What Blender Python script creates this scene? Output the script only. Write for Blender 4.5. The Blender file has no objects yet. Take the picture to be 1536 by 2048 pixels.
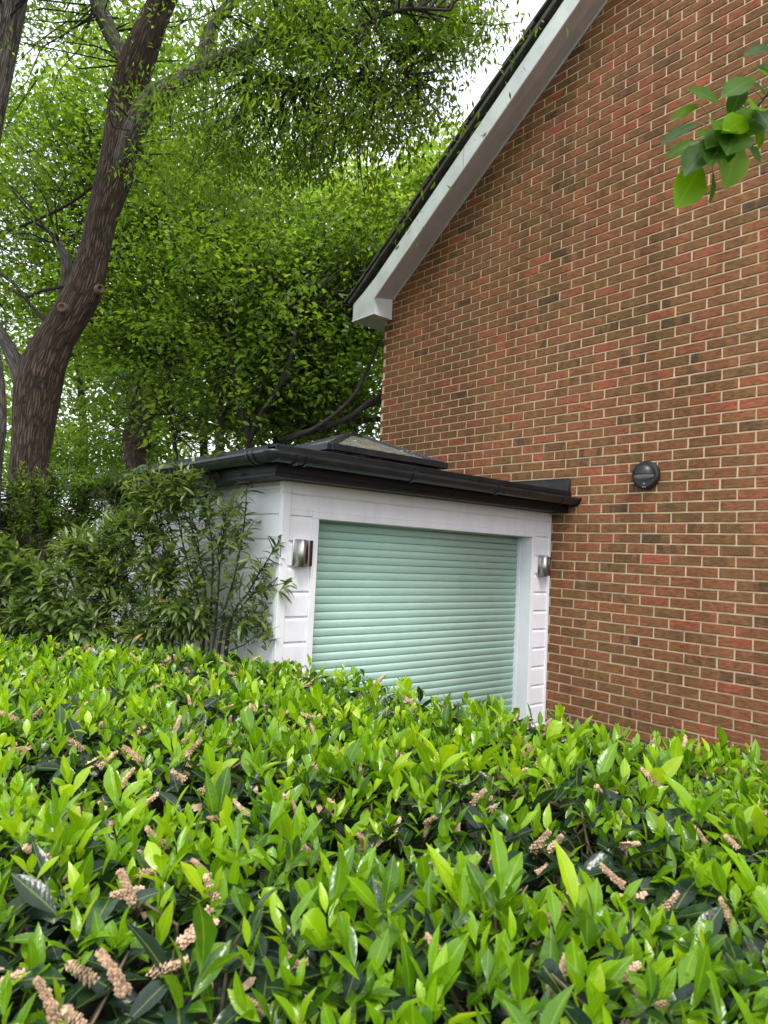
import bpy, bmesh, math, random
import numpy as np
from mathutils import Matrix, Vector, noise

random.seed(7); RNG = np.random.default_rng(7)
sc = bpy.context.scene
COL = sc.collection

# ------------------------------------------------------------------ camera
CAM = np.array([-4.7117, -2.4214, 1.9269])
RT = np.array([0.76142, -0.64654, 0.04720])
UP = np.array([-0.07611, -0.01685, 0.99696])
FW = np.array([0.64377, 0.76270, 0.06205])
FPX = 1379.75
cd = bpy.data.cameras.new('camera'); cam = bpy.data.objects.new('camera', cd); COL.objects.link(cam)
cd.sensor_fit = 'HORIZONTAL'; cd.sensor_width = 36.0; cd.lens = FPX / 1536 * 36.0
cd.clip_start = 0.05; cd.clip_end = 2000
cd.dof.use_dof = True; cd.dof.focus_distance = 4.2; cd.dof.aperture_fstop = 9.0
cam.matrix_world = Matrix(((RT[0], UP[0], -FW[0], CAM[0]), (RT[1], UP[1], -FW[1], CAM[1]),
                           (RT[2], UP[2], -FW[2], CAM[2]), (0, 0, 0, 1)))
sc.camera = cam

# ------------------------------------------------------------------ world and sun (overcast, bright)
SUN_EL, SUN_AZ = 58.0, 214.0     # azimuth clockwise from +y
w = bpy.data.worlds.new('World'); sc.world = w; w.use_nodes = True
nt = w.node_tree; nt.nodes.clear()
sky = nt.nodes.new('ShaderNodeTexSky'); sky.sky_type = 'NISHITA'; sky.sun_disc = False
sky.sun_elevation = math.radians(SUN_EL); sky.sun_rotation = math.radians(SUN_AZ)
sky.air_density = 1.0; sky.dust_density = 4.0; sky.ozone_density = 1.0
hs = nt.nodes.new('ShaderNodeHueSaturation'); hs.inputs['Saturation'].default_value = 0.22
mx = nt.nodes.new('ShaderNodeMixRGB'); mx.inputs[0].default_value = 0.6; mx.inputs[2].default_value = (9.3, 9.8, 10.9, 1)
bg = nt.nodes.new('ShaderNodeBackground'); bg.inputs['Strength'].default_value = 0.15
wo = nt.nodes.new('ShaderNodeOutputWorld')
nt.links.new(sky.outputs[0], hs.inputs['Color']); nt.links.new(hs.outputs[0], mx.inputs[1])
nt.links.new(mx.outputs[0], bg.inputs[0]); nt.links.new(bg.outputs[0], wo.inputs[0])
sd = bpy.data.lights.new('sun', 'SUN'); sd.energy = 1.5; sd.angle = math.radians(15); sd.color = (1.0, 0.965, 0.91)
so = bpy.data.objects.new('sun', sd); COL.objects.link(so)
e, a = math.radians(SUN_EL), math.radians(SUN_AZ)
sdir = Vector((math.sin(a) * math.cos(e), math.cos(a) * math.cos(e), math.sin(e)))
so.rotation_euler = sdir.to_track_quat('Z', 'Y').to_euler(); so.location = sdir * 30
sc.view_settings.view_transform = 'Standard'; sc.view_settings.look = 'None'
sc.view_settings.exposure = 0.70; sc.view_settings.gamma = 1.0
sc.view_settings.use_curve_mapping = False
sc.cycles.use_denoising = True
sc.cycles.max_bounces = 8; sc.cycles.transparent_max_bounces = 8
sc.cycles.diffuse_bounces = 4; sc.cycles.glossy_bounces = 3; sc.cycles.transmission_bounces = 6

# ------------------------------------------------------------------ helpers
def at(px, py, d):
    """world point seen at photo pixel (px,py), d metres along the view axis"""
    return CAM + (FW + RT * (px - 768) / FPX - UP * (py - 1024) / FPX) * d

def proj(P):
    D = np.asarray(P) - CAM
    z = D @ FW
    return 768 + FPX * (D @ RT) / z, 1024 - FPX * (D @ UP) / z, z

def tag(o, label=None, cat=None, group=None, kind=None):
    if label: o['label'] = label
    if cat: o['category'] = cat
    if group: o['group'] = group
    if kind: o['kind'] = kind
    return o

def empty(name, loc=(0, 0, 0)):
    o = bpy.data.objects.new(name, None); o.location = loc; o.empty_display_size = 0.1
    COL.objects.link(o); return o

def link(name, me, mat=None, parent=None, M=None):
    o = bpy.data.objects.new(name, me); COL.objects.link(o)
    if mat is not None and len(me.materials) == 0: me.materials.append(mat)
    if parent is not None:
        o.parent = parent
        pm = WM[parent.name] if parent.name in WM else Matrix.Translation(parent.location)
        o.matrix_parent_inverse = pm.inverted()
    if M is not None: o.matrix_basis = M
    WM[o.name] = M if M is not None else Matrix.Identity(4)
    return o
WM = {}

class MB:
    """collects vertices and faces, then links them as one mesh object"""
    def __init__(s): s.v = []; s.f = []; s.uv = []; s.n = 0; s.has_uv = False
    def add(s, V, F, UV=None):
        V = np.asarray(V, float); s.v.append(V)
        for f in F: s.f.append([i + s.n for i in f])
        s.uv.append(np.asarray(UV, float) if UV is not None else np.zeros((len(V), 2)))
        if UV is not None: s.has_uv = True
        s.n += len(V); return s
    def box(s, x0, x1, y0, y1, z0, z1):
        V = [(x0, y0, z0), (x1, y0, z0), (x1, y1, z0), (x0, y1, z0), (x0, y0, z1), (x1, y0, z1), (x1, y1, z1), (x0, y1, z1)]
        return s.add(V, [(0, 3, 2, 1), (4, 5, 6, 7), (0, 1, 5, 4), (1, 2, 6, 5), (2, 3, 7, 6), (3, 0, 4, 7)])
    def bar(s, p, q, wd, hg, up=(0, 0, 1)):
        p, q = np.array(p, float), np.array(q, float); d = q - p; d /= np.linalg.norm(d)
        x = np.cross(d, up); x /= np.linalg.norm(x); z = np.cross(x, d)
        V = [c + x * a * wd / 2 + z * b * hg / 2 for c in (p, q) for a, b in ((-1, -1), (1, -1), (1, 1), (-1, 1))]
        return s.add(V, [(3, 2, 1, 0), (4, 5, 6, 7), (0, 1, 5, 4), (1, 2, 6, 5), (2, 3, 7, 6), (3, 0, 4, 7)])
    def prism(s, prof, p, q, ax, az, closed=True, caps=True):
        """profile (a,b) pairs swept from p to q, a along ax, b along az"""
        p, q, ax, az = map(lambda t: np.array(t, float), (p, q, ax, az)); n = len(prof)
        V = [c + ax * a + az * b for c in (p, q) for a, b in prof]
        F = [(i, (i + 1) % n, n + (i + 1) % n, n + i) for i in range(n if closed else n - 1)]
        if closed and caps: F += [tuple(range(n - 1, -1, -1)), tuple(range(n, 2 * n))]
        return s.add(V, F)
    def tube(s, P, R, sides=8, rough=0.0, cap=True, seed=0.0):
        P = np.array(P, float); R = np.array(R, float); n = len(P)
        T = np.gradient(P, axis=0); T /= np.linalg.norm(T, axis=1)[:, None] + 1e-9
        ref = np.array([0.3, 1.0, 0.05]) if abs(T[0][1]) < 0.8 else np.array([1.0, 0, 0.1])
        V = []; UV = []; L = 0.0
        x = np.cross(T[0], ref); x /= np.linalg.norm(x)
        for i in range(n):
            x = x - T[i] * (x @ T[i]); x /= np.linalg.norm(x); y = np.cross(T[i], x)
            if i: L += np.linalg.norm(P[i] - P[i - 1])
            for k in range(sides):
                a = 2 * math.pi * k / sides; r = R[i]
                if rough:
                    r *= 1 + rough * (noise.noise((math.cos(a) * 3.2 + seed, math.sin(a) * 3.2, L * 1.3)) * 1.0
                                      + noise.noise((math.cos(a) * 9 + seed, math.sin(a) * 9, L * 2.4)) * 0.5)
                V.append(P[i] + (x * math.cos(a) + y * math.sin(a)) * r); UV.append((k / sides, L))
        F = [(i * sides + k, i * sides + (k + 1) % sides, (i + 1) * sides + (k + 1) % sides, (i + 1) * sides + k)
             for i in range(n - 1) for k in range(sides)]
        if cap: F += [tuple(range(sides - 1, -1, -1)), tuple((n - 1) * sides + k for k in range(sides))]
        return s.add(V, F, UV)
    def lathe(s, prof, c, axis, seg=32, ref=(0, 0, 1)):
        """profile (r,h) turned about an axis through c"""
        ax = np.array(axis, float); ax /= np.linalg.norm(ax); c = np.array(c, float)
        x = np.cross(ax, ref); x /= np.linalg.norm(x); y = np.cross(ax, x); V = []
        for r, h in prof:
            for k in range(seg):
                t = 2 * math.pi * k / seg; V.append(c + ax * h + (x * math.cos(t) + y * math.sin(t)) * r)
        F = [(i * seg + k, i * seg + (k + 1) % seg, (i + 1) * seg + (k + 1) % seg, (i + 1) * seg + k)
             for i in range(len(prof) - 1) for k in range(seg)]
        return s.add(V, F)
    def mesh(s, name, smooth=False):
        me = bpy.data.meshes.new(name)
        V = np.concatenate(s.v)
        me.from_pydata(V.tolist(), [], s.f)
        if s.has_uv:
            UV = np.concatenate(s.uv); ul = me.uv_layers.new(name='UVMap')
            vi = np.empty(len(me.loops), np.int32); me.loops.foreach_get('vertex_index', vi)
            ul.data.foreach_set('uv', UV[vi].astype(np.float32).ravel())
        if smooth: me.polygons.foreach_set('use_smooth', [True] * len(me.polygons))
        return me
    def build(s, name, mat, parent=None, smooth=False, bevel=0.0, normals=True):
        me = s.mesh(name, smooth)
        if normals:
            bm = bmesh.new(); bm.from_mesh(me); bmesh.ops.recalc_face_normals(bm, faces=bm.faces); bm.to_mesh(me); bm.free()
        o = link(name, me, mat, parent)
        if bevel:
            b = o.modifiers.new('bevel', 'BEVEL'); b.width = bevel; b.segments = 2; b.limit_method = 'ANGLE'
        return o

def smooth_path(pts, n):
    """Catmull-Rom through points (last column may be a radius)"""
    P = np.array(pts, float); P = np.vstack([2 * P[0] - P[1], P, 2 * P[-1] - P[-2]]); out = []
    seg = len(P) - 3
    for j in range(n):
        t = j / (n - 1) * seg; i = min(int(t), seg - 1); t -= i
        a, b, c, d = P[i:i + 4]
        out.append(0.5 * ((2 * b) + (-a + c) * t + (2 * a - 5 * b + 4 * c - d) * t * t + (-a + 3 * b - 3 * c + d) * t ** 3))
    return np.array(out)

# ---- leaves
def leaf_template(nseg=4, wid=0.32, fold=0.25, curve=0.15, peak=0.45, wavy=0.0, tip=1.0):
    """unit-length leaf: base at origin, along +y, normal +z. returns verts, tris, uv"""
    V = [(0, 0, 0)]; UV = [(0, 0)]; rows = [[0]]
    for i in range(1, nseg):
        t = i / nseg
        s_ = (math.sin(math.pi * t ** (math.log(0.5) / math.log(peak)))) ** tip
        hw = wid / 2 * s_; z = -curve * t * t
        dz = fold * hw + wavy * math.sin(i * 2.4) * hw
        V += [(-hw, t, z + dz), (0, t, z), (hw, t, z + dz * (1 if not wavy else 0.6))]
        UV += [(-1, t), (0, t), (1, t)]
        rows.append([len(V) - 3, len(V) - 2, len(V) - 1])
    V.append((0, 1, -curve)); UV.append((0, 1)); rows.append([len(V) - 1])
    F = []
    for a, b in zip(rows[:-1], rows[1:]):
        if len(a) == 1: F += [(a[0], b[1], b[0]), (a[0], b[2], b[1])]
        elif len(b) == 1: F += [(a[0], a[1], b[0]), (a[1], a[2], b[0])]
        else: F += [(a[0], a[1], b[1]), (a[0], b[1], b[0]), (a[1], a[2], b[2]), (a[1], b[2], b[1])]
    return np.array(V, float), np.array(F, int), np.array(UV, float)

def quick_leaf(wid=0.5, fold=0.2):
    V = np.array([(0, 0, 0), (-wid / 2, .5, fold * wid / 2), (0, 1, -.05), (wid / 2, .45, fold * wid / 2)], float)
    return V, np.array([(0, 2, 1), (0, 3, 2)]), np.array([(0, 0), (-1, .5), (0, 1), (1, .5)], float)

def frames(d, n):
    d = d / (np.linalg.norm(d, axis=1)[:, None] + 1e-9)
    z = n - d * (n * d).sum(1)[:, None]; z /= np.linalg.norm(z, axis=1)[:, None] + 1e-9
    x = np.cross(d, z)
    return np.stack([x, d, z], 2)            # columns

def bulk_mesh(name, tmpl, pos, R, size, tint, smooth=True):
    """one mesh of N leaves from a template; tmpl may be a list (chosen per leaf)"""
    if not isinstance(tmpl, list): tmpl = [tmpl]
    N = len(pos); ch = RNG.integers(0, len(tmpl), N)
    VV = []; FF = []; UU = []; TT = []; base = 0
    for k, (V, F, UV) in enumerate(tmpl):
        m = ch == k; n = int(m.sum())
        if not n: continue
        P = np.einsum('nij,vj->nvi', R[m], V) * size[m][:, None, None] + pos[m][:, None, :]
        VV.append(P.reshape(-1, 3))
        FF.append((F[None] + (np.arange(n) * len(V))[:, None, None] + base).reshape(-1, 3))
        UU.append(np.tile(UV, (n, 1))); TT.append(np.repeat(tint[m], len(V))); base += n * len(V)
    V = np.concatenate(VV); F = np.concatenate(FF); U = np.concatenate(UU); T = np.concatenate(TT)
    me = bpy.data.meshes.new(name)
    me.vertices.add(len(V)); me.vertices.foreach_set('co', V.astype(np.float32).ravel())
    me.loops.add(F.size); me.loops.foreach_set('vertex_index', F.astype(np.int32).ravel())
    me.polygons.add(len(F)); me.polygons.foreach_set('loop_start', np.arange(0, F.size, 3, dtype=np.int32))
    if smooth: me.polygons.foreach_set('use_smooth', np.ones(len(F), bool))
    at_ = me.attributes.new('tint', 'FLOAT', 'POINT'); at_.data.foreach_set('value', T.astype(np.float32))
    ul = me.uv_layers.new(name='UVMap'); ul.data.foreach_set('uv', U[F.ravel()].astype(np.float32).ravel())
    me.update(calc_edges=True); return me

def unit(n):
    v = RNG.normal(size=(n, 3)); return v / np.linalg.norm(v, axis=1)[:, None]

# ------------------------------------------------------------------ materials
def mk(name):
    m = bpy.data.materials.new(name); m.use_nodes = True; t = m.node_tree
    return m, t, t.nodes['Principled BSDF'], t.nodes['Material Output']

def N(t, kind, **kw):
    n = t.nodes.new(kind)
    for k, v in kw.items():
        if k in n.inputs.keys() if hasattr(n.inputs, 'keys') else False: n.inputs[k].default_value = v
        else: setattr(n, k, v)
    return n

def ramp(t, fac, stops):
    r = t.nodes.new('ShaderNodeValToRGB'); el = r.color_ramp.elements
    while len(el) < len(stops): el.new(0.5)
    for e_, (p, c) in zip(el, stops): e_.position = p; e_.color = (*c, 1)
    t.links.new(fac, r.inputs[0]); return r.outputs[0]

def math_(t, op, a, b=None, c=None):
    n = t.nodes.new('ShaderNodeMath'); n.operation = op
    for i, v in enumerate((a, b, c)):
        if v is None: continue
        if isinstance(v, (int, float)): n.inputs[i].default_value = v
        else: t.links.new(v, n.inputs[i])
    return n.outputs[0]

def mixc(t, fac, a, b, mode='MIX'):
    n = t.nodes.new('ShaderNodeMixRGB'); n.blend_type = mode
    for i, v in enumerate((fac, a, b)):
        if isinstance(v, (int, float)): n.inputs[i].default_value = v
        elif isinstance(v, tuple): n.inputs[i].default_value = (*v, 1)
        else: t.links.new(v, n.inputs[i])
    return n.outputs[0]

def paint(name, col, rough=0.45, var=0.06, scale=6.0, dirt=None, bump=0.0, metal=0.0, spec=0.5, stretch=(1, 1, 1), dirt_amt=.35):
    m, t, b, o = mk(name)
    g = t.nodes.new('ShaderNodeNewGeometry'); mp = t.nodes.new('ShaderNodeMapping'); mp.inputs['Scale'].default_value = stretch
    t.links.new(g.outputs['Position'], mp.inputs[0])
    n = N(t, 'ShaderNodeTexNoise', Scale=scale, Detail=6.0); t.links.new(mp.outputs[0], n.inputs['Vector'])
    lo = tuple(max(0, c * (1 - var * 2)) for c in col); hi = tuple(min(1, c * (1 + var)) for c in col)
    c = ramp(t, n.outputs[0], [(0.3, lo), (0.7, hi)])
    if dirt:
        n2 = N(t, 'ShaderNodeTexNoise', Scale=scale * 2.7, Detail=8.0); t.links.new(mp.outputs[0], n2.inputs['Vector'])
        f = ramp(t, n2.outputs[0], [(0.52, (0, 0, 0)), (0.72, (dirt_amt,) * 3)])
        c = mixc(t, f, c, dirt)
    t.links.new(c, b.inputs['Base Color'])
    r = math_(t, 'MULTIPLY_ADD', n.outputs[0], 0.18, rough - 0.09); t.links.new(r, b.inputs['Roughness'])
    b.inputs['Metallic'].default_value = metal; b.inputs['Specular IOR Level'].default_value = spec
    if bump:
        bp = N(t, 'ShaderNodeBump', Strength=bump, Distance=0.004)
        n3 = N(t, 'ShaderNodeTexNoise', Scale=scale * 14, Detail=5.0); t.links.new(mp.outputs[0], n3.inputs['Vector'])
        t.links.new(n3.outputs[0], bp.inputs['Height']); t.links.new(bp.outputs[0], b.inputs['Normal'])
    return m

def leaf_mat(name, stops, trans, tfac=0.38, rough=0.35, spec=0.5, rib=0.35, vein=True):
    m, t, b, o = mk(name)
    a_ = t.nodes.new('ShaderNodeAttribute'); a_.attribute_name = 'tint'
    uv = t.nodes.new('ShaderNodeUVMap'); uv.uv_map = 'UVMap'
    sp = t.nodes.new('ShaderNodeSeparateXYZ'); t.links.new(uv.outputs[0], sp.inputs[0])
    g = t.nodes.new('ShaderNodeNewGeometry')
    n = N(t, 'ShaderNodeTexNoise', Scale=35.0, Detail=3.0); t.links.new(g.outputs['Position'], n.inputs['Vector'])
    f = math_(t, 'MULTIPLY_ADD', n.outputs[0], 0.22, math_(t, 'ADD', a_.outputs['Fac'], -0.11))
    c = ramp(t, f, stops)
    ax = math_(t, 'ABSOLUTE', sp.outputs[0])
    ribf = math_(t, 'MULTIPLY', math_(t, 'LESS_THAN', ax, 0.09), rib)
    c = mixc(t, ribf, c, tuple(min(1, x * 2.2 + .04) for x in stops[-1][1]))
    t.links.new(c, b.inputs['Base Color'])
    b.inputs['Roughness'].default_value = rough; b.inputs['Specular IOR Level'].default_value = spec
    if vein:
        wv = math_(t, 'SINE', math_(t, 'MULTIPLY_ADD', sp.outputs[1], 62.0, math_(t, 'MULTIPLY', ax, -9.0)))
        bp = N(t, 'ShaderNodeBump', Strength=0.30, Distance=0.002)
        t.links.new(math_(t, 'ADD', math_(t, 'MULTIPLY', wv, 0.09), math_(t, 'MULTIPLY', n.outputs[0], 4.5)), bp.inputs['Height'])
        t.links.new(bp.outputs[0], b.inputs['Normal'])
    tr = t.nodes.new('ShaderNodeBsdfTranslucent')
    tc = mixc(t, 1.0, c, trans, 'MULTIPLY'); t.links.new(tc, tr.inputs[0])
    ms = t.nodes.new('ShaderNodeMixShader'); ms.inputs[0].default_value = tfac
    t.links.new(b.outputs[0], ms.inputs[1]); t.links.new(tr.outputs[0], ms.inputs[2])
    t.links.new(ms.outputs[0], o.inputs[0]); return m

def brick_mat():
    m, t, b, o = mk('brick_clay')
    g = t.nodes.new('ShaderNodeNewGeometry'); sp = t.nodes.new('ShaderNodeSeparateXYZ'); t.links.new(g.outputs['Position'], sp.inputs[0])
    row = math_(t, 'FLOOR', math_(t, 'DIVIDE', sp.outputs[2], 0.075))
    par = math_(t, 'MULTIPLY', math_(t, 'ABSOLUTE', math_(t, 'MODULO', row, 2.0)), 0.5)
    col = math_(t, 'FLOOR', math_(t, 'ADD', math_(t, 'DIVIDE', sp.outputs[1], 0.225), par))
    cb = t.nodes.new('ShaderNodeCombineXYZ'); t.links.new(row, cb.inputs[0]); t.links.new(col, cb.inputs[1])
    wn = t.nodes.new('ShaderNodeTexWhiteNoise'); wn.noise_dimensions = '3D'; t.links.new(cb.outputs[0], wn.inputs[0])
    ws = t.nodes.new('ShaderNodeSeparateColor'); t.links.new(wn.outputs['Color'], ws.inputs[0])
    # broad drift over the wall, then per brick, then streaks inside the brick
    c0 = ramp(t, ws.outputs[0], [(0.0, (0.095, 0.058, 0.034)), (0.09, (0.155, 0.082, 0.037)), (0.40, (0.205, 0.095, 0.043)),
                                 (0.66, (0.232, 0.095, 0.044)), (0.86, (0.262, 0.092, 0.047)), (0.95, (0.305, 0.090, 0.047)), (1.0, (0.345, 0.102, 0.052))])
    mp = t.nodes.new('ShaderNodeMapping'); mp.inputs['Scale'].default_value = (30, 22, 75); t.links.new(g.outputs['Position'], mp.inputs[0])
    ad = t.nodes.new('ShaderNodeVectorMath'); ad.operation = 'ADD'; t.links.new(mp.outputs[0], ad.inputs[0])
    sc_ = t.nodes.new('ShaderNodeVectorMath'); sc_.operation = 'SCALE'; sc_.inputs['Scale'].default_value = 37.0
    t.links.new(wn.outputs['Color'], sc_.inputs[0]); t.links.new(sc_.outputs[0], ad.inputs[1])
    n1 = N(t, 'ShaderNodeTexNoise', Scale=1.0, Detail=5.0, Roughness=0.62); t.links.new(ad.outputs[0], n1.inputs['Vector'])
    k = ramp(t, n1.outputs[0], [(0.32, (0.62, 0.62, 0.62)), (0.5, (0.98, 0.98, 0.98)), (0.68, (1.38, 1.32, 1.2))])
    c1 = mixc(t, 1.0, c0, k, 'MULTIPLY')
    # vertical kiss marks: half of the brick redder / browner
    mp2 = t.nodes.new('ShaderNodeMapping'); mp2.inputs['Scale'].default_value = (1, 13, 2.5); t.links.new(g.outputs['Position'], mp2.inputs[0])
    ad2 = t.nodes.new('ShaderNodeVectorMath'); ad2.operation = 'ADD'; t.links.new(mp2.outputs[0], ad2.inputs[0]); t.links.new(sc_.outputs[0], ad2.inputs[1])
    n2 = N(t, 'ShaderNodeTexNoise', Scale=1.0, Detail=2.0); t.links.new(ad2.outputs[0], n2.inputs['Vector'])
    kf = ramp(t, n2.outputs[0], [(0.47, (0, 0, 0)), (0.55, (0.85, 0.85, 0.85))])
    alt = mixc(t, 1.0, ramp(t, ws.outputs[1], [(0.0, (0.175, 0.100, 0.040)), (0.5, (0.230, 0.108, 0.044)), (1.0, (0.27, 0.098, 0.048))]), k, 'MULTIPLY')
    c2 = mixc(t, kf, c1, alt)
    n4 = N(t, 'ShaderNodeTexNoise', Scale=0.9, Detail=3.0); t.links.new(g.outputs['Position'], n4.inputs['Vector'])
    c3 = mixc(t, ramp(t, n4.outputs[0], [(0.35, (0, 0, 0)), (0.65, (0.5, 0.5, 0.5))]), c2, mixc(t, 1.0, c2, (0.86, 0.98, 0.88), 'MULTIPLY'))
    mp5 = t.nodes.new('ShaderNodeMapping'); mp5.inputs['Scale'].default_value = (1, 2.6, .45); t.links.new(g.outputs['Position'], mp5.inputs[0])
    n5 = N(t, 'ShaderNodeTexNoise', Scale=1.0, Detail=5.0); t.links.new(mp5.outputs[0], n5.inputs['Vector'])
    c3 = mixc(t, 1.0, c3, ramp(t, n5.outputs[0], [(0.36, (0.80, 0.79, 0.78)), (0.52, (1, 1, 1)), (0.7, (1.10, 1.09, 1.08))]), 'MULTIPLY')
    t.links.new(c3, b.inputs['Base Color']); b.inputs['Roughness'].default_value = 0.88; b.inputs['Specular IOR Level'].default_value = 0.25
    bp = N(t, 'ShaderNodeBump', Strength=0.55, Distance=0.004); t.links.new(n1.outputs[0], bp.inputs['Height']); t.links.new(bp.outputs[0], b.inputs['Normal'])
    return m

def bark_mat(name, dark, mid, pale, su=9.0, sv=2.2, pale_amt=0.5, depth=0.02):
    m, t, b, o = mk(name)
    uv = t.nodes.new('ShaderNodeUVMap'); uv.uv_map = 'UVMap'; sp = t.nodes.new('ShaderNodeSeparateXYZ'); t.links.new(uv.outputs[0], sp.inputs[0])
    th = math_(t, 'MULTIPLY', sp.outputs[0], 2 * math.pi)
    cb = t.nodes.new('ShaderNodeCombineXYZ')
    t.links.new(math_(t, 'MULTIPLY', math_(t, 'COSINE', th), su / 3), cb.inputs[0])
    t.links.new(math_(t, 'MULTIPLY', math_(t, 'SINE', th), su / 3), cb.inputs[1])
    t.links.new(math_(t, 'MULTIPLY', sp.outputs[1], sv), cb.inputs[2])
    n1 = N(t, 'ShaderNodeTexNoise', Scale=1.6, Detail=7.0, Roughness=0.6, Distortion=0.6); t.links.new(cb.outputs[0], n1.inputs['Vector'])
    v = t.nodes.new('ShaderNodeTexVoronoi'); v.feature = 'DISTANCE_TO_EDGE'; v.inputs['Scale'].default_value = 2.6
    mixv = t.nodes.new('ShaderNodeVectorMath'); mixv.operation = 'ADD'; t.links.new(cb.outputs[0], mixv.inputs[0])
    sv_ = t.nodes.new('ShaderNodeVectorMath'); sv_.operation = 'SCALE'; sv_.inputs['Scale'].default_value = 0.55
    t.links.new(n1.outputs['Color'], sv_.inputs[0]); t.links.new(sv_.outputs[0], mixv.inputs[1]); t.links.new(mixv.outputs[0], v.inputs['Vector'])
    fr = ramp(t, v.outputs['Distance'], [(0.0, (0, 0, 0)), (0.22, (1, 1, 1))])
    h = math_(t, 'MULTIPLY_ADD', n1.outputs[0], 0.7, math_(t, 'MULTIPLY', fr, 0.6))
    c = ramp(t, h, [(0.25, dark), (0.62, mid), (1.0, pale)])
    n2 = N(t, 'ShaderNodeTexNoise', Scale=0.7, Detail=4.0); t.links.new(cb.outputs[0], n2.inputs['Vector'])
    c = mixc(t, ramp(t, n2.outputs[0], [(0.5, (0, 0, 0)), (0.68, (pale_amt,) * 3)]), c, pale)
    t.links.new(c, b.inputs['Base Color']); b.inputs['Roughness'].default_value = 0.85
    bp = N(t, 'ShaderNodeBump', Strength=1.0, Distance=depth); t.links.new(h, bp.inputs['Height']); t.links.new(bp.outputs[0], b.inputs['Normal'])
    return m

M = {}
M['brick'] = brick_mat()
M['mortar'] = paint('lime_mortar', (0.68, 0.52, 0.33), 0.9, 0.12, 9.0, (0.40, 0.28, 0.16), 0.5)
M['upvc'] = paint('white_upvc', (0.79, 0.79, 0.82), 0.33, 0.03, 3.0, (0.55, 0.56, 0.50), dirt_amt=.2, stretch=(2.5, 2.5, .8))
M['upvc_tree_reflection'] = paint('weathered_barge_tree_reflection', (0.62, 0.68, 0.64), 0.5, 0.07, 5.0, (0.42, 0.46, 0.38), dirt_amt=.3)  # white board; green-grey base paints in the trees it reflects, dirt noise on top
M['soffit'] = paint('soffit_board', (0.56, 0.50, 0.48), 0.6, 0.07, 4.0, (0.42, 0.38, 0.35))
M['tile'] = paint('mossy_concrete_tile', (0.07, 0.068, 0.05), 0.9, 0.3, 14.0, (0.05, 0.075, 0.022), 0.7, dirt_amt=.8)
M['black'] = paint('black_plastic', (0.006, 0.0065, 0.008), 0.5, 0.2, 7.0, (0.02, 0.02, 0.02), dirt_amt=.2, spec=.3)
M['anthracite'] = paint('anthracite_gutter', (0.016, 0.020, 0.024), 0.30, 0.15, 5.0, (0.04, 0.045, 0.045), dirt_amt=.3)
M['lead'] = paint('lead_flashing', (0.012, 0.014, 0.018), 0.5, 0.25, 8.0, (0.04, 0.045, 0.05), 0.3)
M['mint'] = paint('mint_shutter', (0.40, 0.585, 0.495), 0.42, 0.03, 4.0, (0.33, 0.48, 0.41), dirt_amt=.3)
M['steel'] = paint('brushed_steel', (0.46, 0.45, 0.43), 0.42, 0.1, 60.0, metal=1.0, stretch=(8, 8, .4))
M['polish'] = paint('polished_steel', (0.75, 0.75, 0.74), 0.10, 0.05, 5.0, metal=1.0)
M['slot'] = paint('dark_slot', (0.015, 0.015, 0.015), 0.3, 0.1)
M['lampblack'] = paint('lamp_black', (0.013, 0.014, 0.016), 0.38, 0.15, 20.0, (0.03, 0.03, 0.03))
M['lens'] = paint('frosted_lens', (0.36, 0.38, 0.36), 0.35, 0.05, 12.0)
M['roofing'] = paint('roof_felt', (0.09, 0.09, 0.09), 0.8, 0.2, 6.0)
M['petal'] = paint('dried_flower', (0.64, 0.43, 0.28), 0.8, 0.25, 90.0, (0.30, 0.17, 0.08))
M['wood'] = paint('hedge_wood', (0.20, 0.14, 0.09), 0.9, 0.3, 30.0)
M['core'] = paint('hedge_inner_shade', (0.018, 0.016, 0.010), 0.95, 0.4, 20.0)  # shade between the leaves put into a near-black colour
M['stem'] = paint('green_stem', (0.17, 0.22, 0.06), 0.6, 0.2, 30.0)
M['ground'] = paint('ground_soil', (0.13, 0.12, 0.085), 0.95, 0.25, 2.5, (0.06, 0.09, 0.03), 0.6, dirt_amt=.7)
M['drive'] = paint('drive_asphalt', (0.055, 0.055, 0.056), 0.9, 0.2, 40.0, (0.1, 0.1, 0.1), 0.5)
M['orange'] = paint('orange_leaf', (0.55, 0.16, 0.03), 0.5, 0.2, 40.0)
M['bark_main'] = bark_mat('furrowed_red_bark', (0.014, 0.008, 0.005), (0.078, 0.043, 0.025), (0.125, 0.082, 0.054), su=9, sv=2.3, pale_amt=.35, depth=.035)
M['bark_grey'] = bark_mat('grey_bark', (0.018, 0.014, 0.011), (0.075, 0.058, 0.045), (0.20, 0.175, 0.15), su=9, sv=2.4, depth=.012)
M['bark_dark'] = bark_mat('dark_bark', (0.012, 0.010, 0.007), (0.04, 0.031, 0.024), (0.09, 0.078, 0.06), su=8, sv=3, depth=.008)
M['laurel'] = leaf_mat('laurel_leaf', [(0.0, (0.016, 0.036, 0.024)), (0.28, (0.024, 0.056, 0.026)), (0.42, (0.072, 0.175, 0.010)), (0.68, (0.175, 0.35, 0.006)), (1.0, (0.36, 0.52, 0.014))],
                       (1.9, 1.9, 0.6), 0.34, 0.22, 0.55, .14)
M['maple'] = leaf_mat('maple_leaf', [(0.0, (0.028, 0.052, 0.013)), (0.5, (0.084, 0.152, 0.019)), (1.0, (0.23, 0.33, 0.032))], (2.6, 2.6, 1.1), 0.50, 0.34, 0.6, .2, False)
M['bright'] = leaf_mat('young_leaf', [(0.0, (0.08, 0.14, 0.020)), (0.5, (0.14, 0.245, 0.03)), (1.0, (0.27, 0.39, 0.06))], (2.3, 2.1, 1.2), 0.5, 0.45, 0.4, .2, False)
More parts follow.
